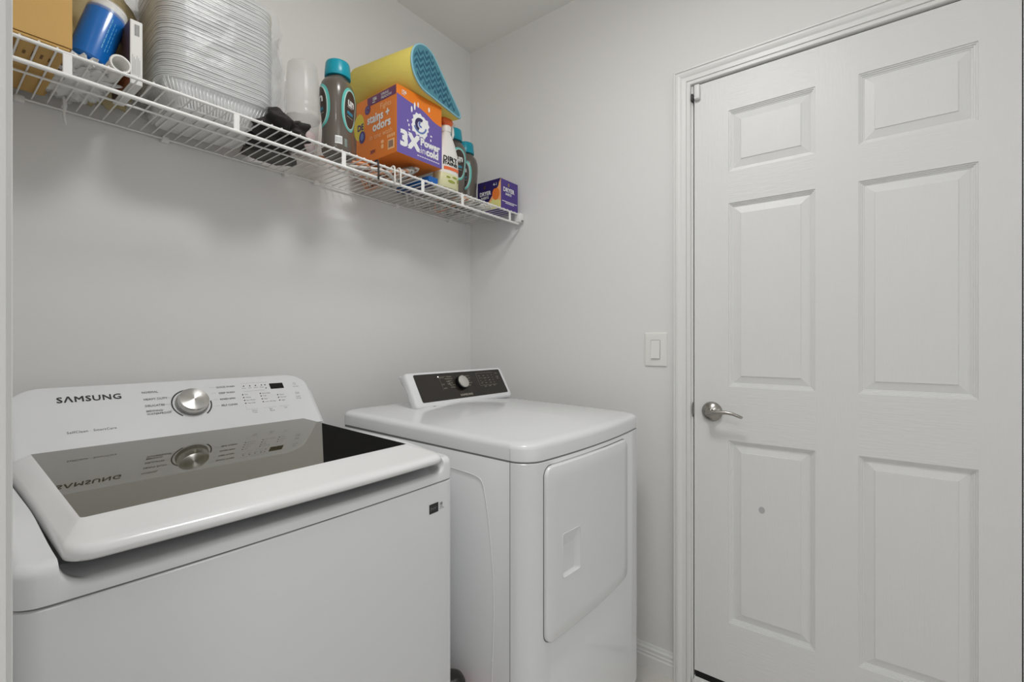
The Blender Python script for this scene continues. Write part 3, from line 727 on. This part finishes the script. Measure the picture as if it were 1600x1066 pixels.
# 5 foil pans
def pan_mesh():
    rings = []
    def pr(x, y, r, z): return [(a, b, z) for a, b in rrect(-x, x, -y, y, r, 6, 10)]
    prof = [(.095,.088,.03,.0), (.099,.092,.03,.0015), (.121,.112,.045,.056), (.1215,.1125,.045,.058), (.131,.122,.052,.0585), (.132,.123,.053,.0605), (.131,.122,.052,.062), (.1225,.1135,.046,.0605), (.1205,.1115,.045,.058), (.0985,.0915,.03,.0025), (.094,.087,.03,.001)]
    R = [pr(*p) for p in prof]
    # crimped side walls
    return loft(R, True, True)
PV, PF = pan_mesh()
px, py = -1.184, -.142
pz = DK; NP = 54; first = None
for k in range(NP):
    if first is None:
        o = mk('foil_pan', PV, PF, 'foil', smooth=True, angle=30); first = o
        tag(o, 'lowest aluminium foil pan, its whole side showing, under the nested stack', 'foil pan', 'foil pans nested in a tall stack')
    else:
        o = first.copy(); COL.objects.link(o); tag(o, 'aluminium foil pan nested higher up in the tall wrapped stack', 'foil pan', 'foil pans nested in a tall stack')
    o.location = (px+random.uniform(-.0012,.0012), py+random.uniform(-.0012,.0012), pz); pz += .005
    o.rotation_euler = (0, 0, math.radians(-2)+random.uniform(-.006,.006))
# crimps on the lowest pan
cr = MB()
for k in range(30):
    xx = px-.098+.0068*k
    cr.tube([(xx+.0, py-.0945, DK+.004), (px+(xx-px)*1.19, py-.1135, DK+.055)], .0011, 5)
for k in range(26):
    yy = py-.088+.0068*k
    cr.tube([(px-.1005, yy, DK+.004), (px-.122, py+(yy-py)*1.2, DK+.055)], .0011, 5)
o = cr.build('pan_crimps', 'foil', first, smooth=True); o.location = (-px, -py, -DK)
# the film around the stack
def film_ring(e, z, wob=.004, bulge=0):
    out = []
    for i, (a, b) in enumerate(rrect(-.134-e, .134+e+bulge, -.125-e, .118+e, .05, 6, 10)):
        d = noise.noise(Vector((a*40, b*40, z*28)))*wob
        out.append((px+a*(1+d*6), py+b*(1+d*6), z))
    return out
zt = pz+.06
fz = [DK+.02+(zt-DK-.02)*k/24 for k in range(25)]
V, Fc = loft([film_ring(.001+.003*abs(math.sin(k*1.7)), z, .006, .012+.006*math.sin(k)) for k, z in enumerate(fz)], False, True)
fm = mk('plastic_film', V, Fc, 'clear_film_thin', smooth=True); tag(fm, 'clear plastic wrap around the stack of foil pans', 'plastic wrap')
V, Fc = loft([[(px+.134+t_*.034*(.35+.65*math.sin(PI*min(1,(z-DK)/.26)))+.004*noise.noise(Vector((t_*9,z*50,1))), py-.10+.05*math.sin(3*t_)+.012*noise.noise(Vector((z*60,t_*5,0)))+dd_, z) for t_, dd_ in [(k/6, 0) for k in range(7)]+[(k/6, .05) for k in range(6,-1,-1)]] for z in [DK+.035+.01*k for k in range(26)]], True, True)
mk('loose_end', V, Fc, 'clear_film_thin', fm, smooth=True)

# 6 black bag, grey cloth, white packet
bk = thing('black_fabric_bag', 'crumpled black fabric bag right of the foil pans', 'bag', (-1.02, -.2, DK))
crumple('bag_body', (-1.035, -.215, DK+.028), (.075, .085, .034), 'black_fabric', bk, 5, .5, 2.6, 5, flat=DK, world=True, hard=False)
crumple('bag_flap', (-1.055, -.13, DK+.05), (.035, .05, .05), 'black_fabric', bk, 8, .5, 2.6, 4, flat=DK+.01, world=True, hard=False)
V, Fc = tube([(-1.105,-.2,DK+.006),(-1.10,-.16,DK+.007),(-1.105,-.12,DK+.006),(-1.098,-.09,DK+.008)], .006, 8); mk('strap', V, Fc, 'rust_print', bk, smooth=True, world=True)
gp = crumple('grey_cloth', (-.985, -.07, DK+.012), (.085, .05, .014), 'grey_fabric', None, 15, .4, 4., 4, flat=DK); tag(gp, 'dark grey folded cloth on the shelf behind the black bag', 'cloth')

# 7 clear cups with pinkish contents
cu = thing('clear_plastic_cups', 'tall stack of clear plastic cups left of the large grey bottle', 'cups', (-.943, -.185, DK+.002))
prof = [(.034,.0),(.037,.004),(.046,.115),(.0465,.118)]
zc = 0
V, Fc = revolve([(.036,0),(.040,.003),(.047,.10),(.0485,.105)], 28); mk('cup', V, Fc, 'cup_plastic', cu, smooth=True, angle=50)
V, Fc = loft([[(r*math.cos(2*PI*k/28), r*math.sin(2*PI*k/28), z) for k in range(28)] for r, z in ((.047,.1),(.0505,.106),(.0515,.112),(.050,.116),(.0505,.13),(.0515,.134),(.050,.138),(.0505,.15),(.0515,.154),(.050,.158),(.0495,.19),(.044,.235),(.042,.262),(.040,.266))], True, True); mk('cup_rims', V, Fc, 'cup_plastic', cu, smooth=True, angle=50)
V, Fc = revolve([(.031,.004),(.036,.03),(.037,.06),(.02,.066)], 20); mk('contents', V, Fc, 'pink_content', cu, smooth=True)

# 8 grey scent-bead bottles
def brow(z):
    """half width, half depth of the bottle at height z (0 .. .25)"""
    K = [(0,.043,.034),(.004,.048,.038),(.02,.0495,.0405),(.055,.0475,.039),(.085,.0475,.038),(.13,.051,.041),(.175,.0545,.0445),(.2,.0535,.0435),(.218,.0485,.0395),(.232,.038,.033),(.24,.029,.028),(.246,.027,.027)]
    for (z0,a0,b0),(z1,a1,b1) in zip(K, K[1:]):
        if z <= z1: t_ = (z-z0)/(z1-z0); return a0+(a1-a0)*t_, b0+(b1-b0)*t_
    return K[-1][1:]
def bsurf(a, z, e=0):
    hw, hd = brow(z); n = 2.7; c, s = math.cos(a), math.sin(a)
    r = (abs(c/hw)**n+abs(s/hd)**n)**(-1/n)+e
    return (r*c, r*s, z)
BZ = [0,.004,.01,.02,.035,.055,.07,.085,.1,.115,.13,.15,.165,.175,.188,.2,.21,.218,.225,.232,.237,.24,.246]
def make_bottle():
    t = thing('scent_bead_bottle', '', 'bottle', (0,0,0), group='grey laundry scent bottles with teal caps')
    V, Fc = loft([[bsurf(2*PI*k/44, z) for k in range(44)] for z in BZ]); mk('bottle_body', V, Fc, 'bottle_grey', t, smooth=True, angle=50)
    V, Fc = revolve([(.0375,.2415),(.0385,.244),(.0375,.262),(.0355,.282),(.034,.287),(.030,.2895),(.01,.29)], 36); mk('cap', V, Fc, 'cap_teal', t, smooth=True, angle=45)
    for c0_, nm in ((-PI/2,'front'),(math.radians(142),'back')):
        def sm_(a, b, c0_=c0_): return bsurf(c0_+a/.046, b, .0006)
        def sm2(a, b, c0_=c0_): return bsurf(c0_+a/.046, b, .0011)
        def sm3(a, b, c0_=c0_): return bsurf(c0_+a/.046, b, .0017)
        def oval(rx, ry, w_, n=40):
            PP = []
            for i in range(n):
                t0 = 2*PI*i/n; t1 = 2*PI*(i+1)/n
                f = lambda t_, r0, r1: (math.copysign(abs(math.cos(t_))**.85, math.cos(t_))*r0, .142+math.copysign(abs(math.sin(t_))**.85, math.sin(t_))*r1)
                PP.append([f(t0,rx,ry), f(t0,rx+w_,ry+w_), f(t1,rx+w_,ry+w_), f(t1,rx,ry)])
            return PP
        polys('teal_ring', oval(.0305,.0585,.0065), sm_, 'ring_teal', t); polys('pale_ring', oval(.0275,.0555,.0032), sm2, 'ring_pale', t)
        fan = []
        for i in range(8):
            for j in range(12):
                x0, x1 = -1+2*i/8, -1+2*(i+1)/8
                y0, y1 = -1+2*j/12, -1+2*(j+1)/12
                def sq(x, y):
                    k_ = math.sqrt(1-y*y/2); l_ = math.sqrt(1-x*x/2); return (x*k_*.0275, .142+y*l_*.0555)
                fan.append([sq(x0,y0),sq(x1,y0),sq(x1,y1),sq(x0,y1)])
        polys('label_field', fan, sm_, 'label_brown', t)
        texts('label_lettering', [('un', -.0165, .152, .034, dict(bold=.03, sx=1.0)), ('stopables', -.0165, .1465, .0062)], sm2, 'label_white', t)
        texts('scent_lettering', [('FRESH', -.0168, .126, .0125, dict(bold=.04, sx=.95))], sm2, 'label_cyan', t)
        polys('label_rules', [rect2d(-.0168+.0056*k, -.0112+.0056*k, .1185, .1195) for k in range(6)], sm2, 'ring_pale', t)
    # barcode on the narrow side
    def sd(a, b): return bsurf(-2.52+a/.042, b, .0007)
    def sd2(a, b): return bsurf(-2.52+a/.042, b, .0011)
    polys('barcode_patch', [rect2d(-.009+.003*k, -.006+.003*k, .026, .05) for k in range(6)], sd, 'label_white', t)
    polys('barcode', [rect2d(-.0078+.0016*k, -.0072+.0016*k, .029, .046) for k in range(10)], sd2, 'print_grey', t)
    polys('small_print', [rect2d(.016+.002*j, .0175+.002*j, .024+.0035*k, .0255+.0035*k) for k in range(7) for j in range(5)], sd, 'ring_pale', t)
    nest(t, 'bottle_body', ('teal_ring','pale_ring','label_field','label_lettering','scent_lettering','label_rules','barcode_patch','barcode','small_print'))
    return t
b1 = make_bottle()
b1['label'] = 'large grey bottle with teal cap, nearest one, left of the orange box'
b2 = copy_tree(b1); b2['label'] = 'grey bottle with teal cap, half hidden behind the white spray bottle'
b3 = copy_tree(b1); b3['label'] = 'grey bottle with teal cap next to the purple dryer sheets box'
b1.location = (-.8645, -.2475, DK); b1.rotation_euler = (0, 0, math.radians(26))
b2.location = (-.305, -.185, DK+.012); b2.rotation_euler = (0, 0, math.radians(-8))
b3.location = (-.19, -.145, DK+.004); b3.rotation_euler = (0, 0, math.radians(-60))

# 9 laundry pod box
HZ = 1.822
tbx = thing('laundry_pod_box', 'orange and purple laundry pod box on top of the hangers', 'box', (-.588, -.2, HZ))
TX0, TX1, TY0, TY1, TZ1 = -.689, -.487, -.31, -.084, 2.047
carton('carton', TX0, TX1, TY0, TY1, HZ, TZ1, 'box_orange', tbx)
T = dict(parent=tbx, world=True)
TW = TX1-TX0; TH = TZ1-HZ; TD = TY1-TY0
def ff(e): return lambda a, b: (TX0+a, TY0-e, HZ+b)          # front face: a 0..TW, b 0..TH
def lf(e): return lambda a, b: (TX0-e, TY1-a, HZ+b)          # left face: a 0 (wall side) .. TD (front)
wave = [(0,0),(TW,0),(TW,.150),(.18,.152),(.16,.157),(.14,.166),(.12,.174),(.1,.180),(.08,.182),(.05,.185),(.02,.190),(0,.194)]
poly('purple_field', wave, ff(.0004), 'box_purple', **T)
texts('slogan_lettering', [('3X', .012, .030, .070, dict(bold=.05, sx=1.0))], ff(.0009), 'label_white', **T)
texts('slogan_lettering', [('Power', .1, .055, .034, dict(bold=.045, sx=1.0)), ('in', .1, .027, .034, dict(bold=-.003)), ('cold', .126, .027, .034, dict(bold=.045))], ff(.0009), 'label_white', **T)
polys('tag_line', [rect2d(.086+.0105*k, .0945+.0105*k, .0135, .0165) for k in range(10)], ff(.0009), 'label_white', **T)
# splash and pod
rs = random.Random(3)
def spr_(k):
    a_ = 2*PI*k/28; r_ = .036*(abs(math.cos(a_+.25))**3.5+abs(math.sin(a_+.25))**3.5)**(-1/3.5)+(.006 if k % 2 else -.003)*rs.uniform(.2,1)
    return (.1+r_*math.cos(a_), .12+r_*math.sin(a_))
spl = [spr_(k) for k in range(28)]
V2 = [(.098,.122)]+spl; mpf = ff(.0008)
tri_raw('splash', [mpf(*p) for p in V2], [(0, k+1, (k+1) % 28+1) for k in range(28)], 'label_white', **T)
polys('splash_drop', [disc2d(.05,.105,.003,.005,8), disc2d(.045,.118,.0025,.004,8), disc2d(.052,.09,.004,.003,8), disc2d(.15,.1,.005,.003,8), disc2d(.148,.085,.003,.005,8), disc2d(.075,.178,.004,.014,8), disc2d(.09,.188,.003,.010,8), disc2d(.062,.163,.004,.011,8), disc2d(.14,.19,.004,.009,8)], ff(.0008), 'label_white', **T)
polys('pod_swirl', arc_strip(.1,.122,.012,.012,math.radians(60),math.radians(250),16), ff(.0012), 'swirl_dark', **T)
polys('pod_swirl', arc_strip(.099,.122,.024,.006,math.radians(200),math.radians(350),16)+arc_strip(.102,.124,.004,.007,math.radians(100),math.radians(300),12), ff(.0012), 'swirl_blue', **T)
texts('count_lettering', [('156', .018, .203, .0145, dict(bold=.02)), ('PACS', .019, .197, .006, dict(bold=.02))], ff(.0009), 'label_white', **T)
# left face
band = [(.076,.192),(TD-.004,.192),(TD-.004,.222),(.066,.222),(.066,.205)]
poly('plum_band', band, lf(.0004), 'box_plum', **T)
texts('count_lettering', [('156', .096, .205, .0155, dict(bold=.03)), ('PACS', .096, .197, .0068, dict(bold=.03)), ('SPRING', .143, .208, .0125), ('MEADOW', .143, .197, .0125)], lf(.0009), 'label_white', **T)
polys('plum_badge', [disc2d(.068,.183,.0165)], lf(.0006), 'box_plum', **T)
polys('badge_swirl', arc_strip(.068,.183,.006,.003,0,5.2,16)+arc_strip(.068,.183,.0125,.0012,0,6.28,20), lf(.0011), 'swirl_blue', **T)
texts('claim_lettering', [('Fights', .138, .165, .026, dict(bold=-.004)), ('in one wash', .078, .072, .026, dict(bold=-.004))], lf(.0009), 'box_orange_pale', **T)
texts('claim_lettering', [('stains +', .066, .131, .042, dict(bold=.028, sx=.95)), ('odors', .097, .099, .042, dict(bold=.028, sx=.98))], lf(.0009), 'label_white', **T)
polys('yellow_circle', [disc2d(.018,.135,.031,.047)], lf(.0005), 'box_yellow', **T)
polys('pod_mark', [disc2d(.036,.096,.018,.022)], lf(.0009), 'box_navy', **T); polys('pod_mark_swirl', [disc2d(.036,.097,.009,.013)], lf(.0013), 'swirl_blue', **T)
texts('brand_lettering', [('DE', .008, .122, .03, dict(bold=.03))], lf(.0010), 'box_navy', **T)
polys('barcode_patch', [rect2d(TD-.047, TD-.012, .016, .049)], lf(.0005), 'box_orange_pale', **T)
polys('barcode', [rect2d(TD-.042+.003*k, TD-.0405+.003*k, .022, .045) for k in range(8)], lf(.0009), 'dark_blue', **T)
polys('icon_row', [rect2d(TD-.05+.011*k, TD-.043+.011*k, .056, .067) for k in range(4)]+[disc2d(.15,.052,.008,.006,10), disc2d(.15,.036,.007,.008,10)], lf(.0005), 'box_orange_pale', **T)
texts('corner_lettering', [('XIV', .083, .024, .018, dict(bold=.02))], lf(.0006), 'box_plum', **T)
nest(tbx, 'carton')
# 10 rolled mat
mt = thing('folded_foam_mat', 'yellow foam mat with teal chevron end lying on the laundry pod box', 'mat', (-.54, -.33, TZ1+.002), (0, 0, math.radians(9)))
def tear(i, n=40):
    """teardrop outline in x,z: fat round end on the left, thin tip on the right"""
    P = []
    c = (-.045, .089); R_ = .0785-i; tip = (.148-i*1.8, .014)
    # tangent circle at the tip
    r2 = max(.003, .0125-i)
    pts = []
    for k in range(200):
        t_ = 2*PI*k/200; d = Vector((math.cos(t_), math.sin(t_)))
        a = d.x*c[0]+d.y*c[1]+R_; b = d.x*tip[0]+d.y*tip[1]+r2
        if a > b: pts.append((c[0]+d.x*R_, c[1]+d.y*R_))
        else: pts.append((tip[0]+d.x*r2, tip[1]+d.y*r2))
    # resample evenly
    L = [0]
    for p, q in zip(pts, pts[1:]+pts[:1]): L.append(L[-1]+math.dist(p, q))
    out = []
    for k in range(n):
        g = L[-1]*k/n
        for j in range(200):
            if L[j+1] >= g:
                f = (g-L[j])/max(1e-9, L[j+1]-L[j]); p = pts[j]; q = pts[(j+1) % 200]
                out.append((p[0]+(q[0]-p[0])*f, p[1]+(q[1]-p[1])*f)); break
    return out
def tr(i, y, n=64): return [(a, y, b-.0102) for a, b in tear(i, n)]
V, Fc = loft([tr(.004,.29), tr(0,.286), tr(0,.004), tr(.002,.001)]); mk('foam_body', V, Fc, 'mat_yellow', mt, smooth=True, angle=50)
V, Fc = tube([(a, 0, b) for a, _, b in tr(.0015, 0)], .0035, 6, closed=True); mk('piping', V, Fc, 'mat_piping', mt, smooth=True)
V, Fc = loft([tr(.003,.0012), tr(.004,-.0015)]); mk('end_panel', V, Fc, 'mat_teal', mt)
# chevron stripes clipped to the teardrop
T_ = tr(.0075, 0, 64)
def inside(x, z):
    c_ = False; P = [(a, b) for a, _, b in T_]
    for (x1,z1),(x2,z2) in zip(P, P[1:]+P[:1]):
        if (z1 > z) != (z2 > z) and x < (x2-x1)*(z-z1)/(z2-z1)+x1: c_ = not c_
    return c_
chev = []
pitch = .021; amp = .0105; wl = .032
for j in range(-12, 22):
    for k in range(44):
        xa = -.13+.0065*k; xb = xa+.0065
        zf = lambda x_: abs(((x_/wl) % 1)-.5)*2*amp*2
        za, zb_ = zf(xa)+pitch*j, zf(xb)+pitch*j
        q = [(xa,za),(xb,zb_),(xb,zb_+pitch*.55),(xa,za+pitch*.55)]
        if all(inside(*p) for p in q): chev.append(q)
polys('chevron_stripes', chev, lambda a, b: (a, -.0019, b), 'mat_teal_dark', mt)

# 11 spray bottle
sp = thing('spray_bottle', 'white stain remover spray bottle with orange top, right of the pod box', 'bottle', (-.42, -.262, DK+.010))
def spr(z, w_, d_): return [(w_*math.copysign(abs(math.cos(2*PI*k/40))**.8, math.cos(2*PI*k/40)), d_*math.copysign(abs(math.sin(2*PI*k/40))**.8, math.sin(2*PI*k/40)), z) for k in range(40)]
V, Fc = loft([spr(*q) for q in ((0,.048,.028),(.005,.053,.032),(.05,.0535,.033),(.1,.0525,.033),(.14,.048,.031),(.175,.037,.026),(.2,.026,.02),(.212,.018,.017),(.222,.017,.017))]); mk('bottle_body', V, Fc, 'spray_white', sp, smooth=True, angle=50)
V, Fc = loft([spr(*q) for q in ((.0005,.0488,.0287),(.005,.0536,.0326),(.055,.0541,.0336),(.0555,.0536,.033))], True, True); mk('lower_label', V, Fc, 'spray_amber', sp, smooth=True, angle=50)
V, Fc = revolve([(.020,.219),(.0205,.24),(.017,.243)], 24); mk('collar', V, Fc, 'spray_white', sp, smooth=True, angle=50)
V, Fc = loft([[(x+a*.0, y, z+b) for x, y, z in []] or [(xx, yy, zz) for xx, yy, zz in r_] for a, b, r_ in []] or [[(w_*math.cos(2*PI*k/20)+cx_, d_*math.sin(2*PI*k/20), z) for k in range(20)] for z, w_, d_, cx_ in ((.242,.014,.013,0),(.25,.022,.015,.004),(.262,.03,.016,.006),(.27,.027,.015,.004),(.274,.016,.01,0))]); mk('spray_head', V, Fc, 'spray_orange', sp, smooth=True, angle=60)
mk('trigger', *tube([(.026,0,.256),(.036,0,.246),(.038,0,.225),(.034,0,.208)], [.006,.0055,.005,.004], 10), 'spray_white', sp, smooth=True)
mk('nozzle', *tube([(.028,0,.263),(.042,0,.263)], [.008,.007], 12), 'spray_white', sp, smooth=True)
def spm(e):
    def f(a, b):
        w_, d_ = .0535+e, .033+e
        t_ = -PI/2+a/.045; 
        if b > .1: w_ -= .0055*(b-.1)/.04; d_ -= .002*(b-.1)/.04
        c_, s_ = math.cos(t_), math.sin(t_)
        return (w_*math.copysign(abs(c_)**.8, c_), d_*math.copysign(abs(s_)**.8, s_), b)
    return f
polys('label_sweep', [[(-.03+.008*k, .066+.0005*k), (-.022+.008*k, .0665+.0005*k), (-.022+.008*k, .079+.0005*k), (-.03+.008*k, .078+.0005*k)] for k in range(10)]+[[(.028,.09),(.05,.085),(.05,.112),(.045,.11)]], spm(.0006), 'spray_orange', sp)
texts('label_lettering', [('DIRT', -.034, .1, .026, dict(bold=.03, sx=.95)), ('STAINS!', -.034, .086, .016, dict(bold=.04))], spm(.001), 'print_black', sp)
polys('leaf_print', [disc2d(-.012,.04,.008,.004,10), disc2d(.01,.044,.010,.004,10), disc2d(.026,.035,.006,.008,10), disc2d(-.002,.026,.012,.005,10)], spm(.0012), 'spray_green', sp)

nest(sp, 'bottle_body', ('lower_label','label_sweep','label_lettering','leaf_print'))
# 12 dryer sheets box
ds = thing('dryer_sheets_box', 'small purple dryer sheets carton at the right end of the shelf', 'box', (-.086, -.245, DK+.002))
EX0, EX1, EY0, EY1, EZ0, EZ1 = -.146, -.028, -.309, -.179, DK+.001, 1.886
carton('carton', EX0, EX1, EY0, EY1, EZ0, EZ1, 'sheet_purple', ds)
E_ = dict(parent=ds, world=True)
EH = EZ1-EZ0; ED_ = EY1-EY0; EW = EX1-EX0
def ef_(e): return lambda a, b: (EX0+a, EY0-e, EZ0+b)
def el_(e): return lambda a, b: (EX0-e, EY1-a, EZ0+b)
polys('navy_panel', [rect2d(.0,ED_,0,EH)], el_(.0003), 'sheet_navy', **E_)
poly('peach_sweep', [(.035,0),(ED_,0),(ED_,EH),(ED_-.012,EH-.02),(.085,.06)], el_(.0006), 'sheet_peach', **E_)
poly('cream_sweep', [(.035,0),(ED_,0),(ED_,.03),(.09,.045),(.07,.03)], el_(.0009), 'sheet_cream', **E_)
polys('orange_sun', [disc2d(.103,.062,.02,.026)], el_(.0011), 'sheet_orange', **E_)
polys('round_badge', [disc2d(.100,.103,.019,.0185)], el_(.0014), 'sheet_navy', **E_)
texts('badge_lettering', [('4-1', .0885, .097, .017, dict(bold=.02))], el_(.0017), 'label_white', **E_)
texts('title_lettering', [('DRYER', .012, .064, .024, dict(bold=.03, sx=.86)), ('SHEETS', .020, .049, .014, dict(bold=.03, sx=.95))], el_(.0009), 'label_white', **E_)
polys('crest', [disc2d(.04,.1,.006,.009,8)], el_(.0009), 'brass', **E_)
texts('title_lettering', [('DRYER', .014, .074, .025, dict(bold=.03, sx=1.0)), ('SHEETS', .030, .060, .0125, dict(bold=.03, sx=1.0))], ef_(.0006), 'label_white', **E_)
polys('fine_print', [rect2d(.008+.0085*k, .0155+.0085*k, .030, .0335) for k in range(12)]+[rect2d(.03+.0085*k, .0375+.0085*k, .0235, .027) for k in range(7)], ef_(.0006), 'label_white', **E_)
polys('crest', [disc2d(.052,.105,.006,.009,8)], ef_(.0006), 'brass', **E_)

nest(ds, 'carton')
# 13 blue carton under the pod box
bc = thing('blue_carton', 'flat blue carton under the right end of the pod box', 'box', (-.503, -.19, DK))
carton('carton_body', -.525, -.4815, -.285, -.10, DK+.0092, DK+.034, 'blue_carton', bc)
polys('carton_base', [rect2d(-.524,-.4825,-.284,-.101)], lambda a, b: (a, b, DK+.0088), 'dark_blue', bc, world=True)

# 14 hangers: flat-lying plastic hangers, some with hooks over the front rail
def hanger_body():
    P = []
    half = .122; drop = .07
    P += [(0,0,0),(.012,-.004,0),(half-.02,-drop+.012,0),(half,-drop,0),(half-.004,-drop-.012,0),(half-.018,-drop-.016,0),(0,-drop-.016,0),(-half+.018,-drop-.016,0),(-half+.004,-drop-.012,0),(-half,-drop,0),(-half+.02,-drop+.012,0),(-.012,-.004,0)]
    return tube(P, .0042, 6, closed=True)
HV, HF = hanger_body()
HKF = tube([(0,-.002,0),(0,.018,0),(.004,.028,0),(.016,.036,0),(.027,.03,0),(.029,.018,0),(.022,.008,0)], .0021, 6)     # hook lying flat
hb = {}; hk = None
def hanger(loc, rz, tilt, mat, label, hookpath=None, hookmat=None):
    global hk
    t = thing('clothes_hanger', label, 'hanger', loc, group='plastic clothes hangers piled on the shelf')
    t.rotation_mode = 'XYZ'; t.rotation_euler = (tilt[0], tilt[1], rz)
    if mat not in hb: o = mk('hanger_frame', HV, HF, mat, t, smooth=True); hb[mat] = o
    else:
        o = hb[mat].copy(); COL.objects.link(o); o.parent = t
    if hookpath is None:
        if hk is None: hk = mk('hook', *HKF, 'hook_metal' if 'hook_metal' in M else 'nickel', t, smooth=True)
        else: o = hk.copy(); COL.objects.link(o); o.parent = t
    else:
        R_ = t.rotation_euler.to_matrix().to_4x4(); MW = Matrix.Translation(loc) @ R_
        inv = MW.inverted()
        mk('hook', *tube([tuple(inv @ Vector(p)) for p in hookpath], .0028, 8), hookmat or mat, t, smooth=True)
    return t
def over_rail(x, lean=.0):
    r = .0085; c = (SYF, SZ-.001)
    P = [(x-lean, SYF+.03, SZ+.006), (x-lean*.5, SYF+.013, SZ+.007)]
    for a in (60, 90, 120, 150, 175): P.append((x, c[0]+r*math.cos(math.radians(a)), c[1]+.004+r*math.sin(math.radians(a))))
    P += [(x, SYF-.0095, SZ-.012), (x, SYF-.0098, 1.722), (x, SYF-.0098, 1.706)]
    return P
mats = ['hanger_peach','hanger_peach','hanger_white','hanger_peach','hanger_white','hanger_white','hanger_grey','hanger_white']
rh = random.Random(5)
places = ['under the orange face of the pod box', 'under the pod box, its hook lying flat']
hl = {'hanger_peach':'peach plastic hanger in the pile under the pod box', 'hanger_white':'white plastic hanger in the pile under the pod box', 'hanger_grey':'grey plastic hanger in the pile under the pod box'}
for k in range(8):
    x = -.705+.013*k; m = mats[k]
    hanger((x, -.135, DK+.0135+.0052*k), math.radians(77+rh.uniform(-4,4)), (0, 0, 0), m, hl[m])
for k in range(10):
    x = -.50+.036*k
    m = ('hanger_white','hanger_white','hanger_grey','hanger_white','hanger_peach','hanger_white','hanger_grey','hanger_white','hanger_white','hanger_white')[k]
    hanger((x, -.135, DK+.013), math.radians(77+rh.uniform(-3,3)), (math.radians(5), 0, 0), m, {'hanger_peach':'peach plastic hanger lying among white ones under the bottles','hanger_white':'white plastic hanger lying on the shelf under the bottles','hanger_grey':'grey plastic hanger lying on the shelf under the bottles'}[m])
hanger((-.775, -.262, DK+.0046), math.radians(184), (0, 0, 0), 'hanger_peach', 'hanger with black hook over the front rail beside the grey bottle', over_rail(-.768), 'hook_black')
hanger((-.715, -.262, DK+.0046), math.radians(177), (0, 0, 0), 'hanger_white', 'left one of two white hangers hooked over the front rail', over_rail(-.7045), 'hanger_white')
hanger((-.69, -.262, DK+.0046), math.radians(183), (0, 0, 0), 'hanger_white', 'right one of two white hangers hooked over the front rail', over_rail(-.681), 'hanger_white')

# red canister on the floor between the machines
fl = thing('floor_canister', 'red canister with black top standing on the floor between washer and dryer', 'canister', (-.8655, -.735, 0))
V, Fc = revolve([(.042,0),(.045,.004),(.0455,.02),(.0455,.32),(.043,.342),(.034,.352)], 32); mk('canister_body', V, Fc, 'red_plastic', fl, smooth=True, angle=50)
V, Fc = revolve([(.036,.350),(.0375,.354),(.0365,.368),(.030,.380),(.018,.3855),(.004,.387)], 32); mk('canister_cap', V, Fc, 'hook_black', fl, smooth=True, angle=50)
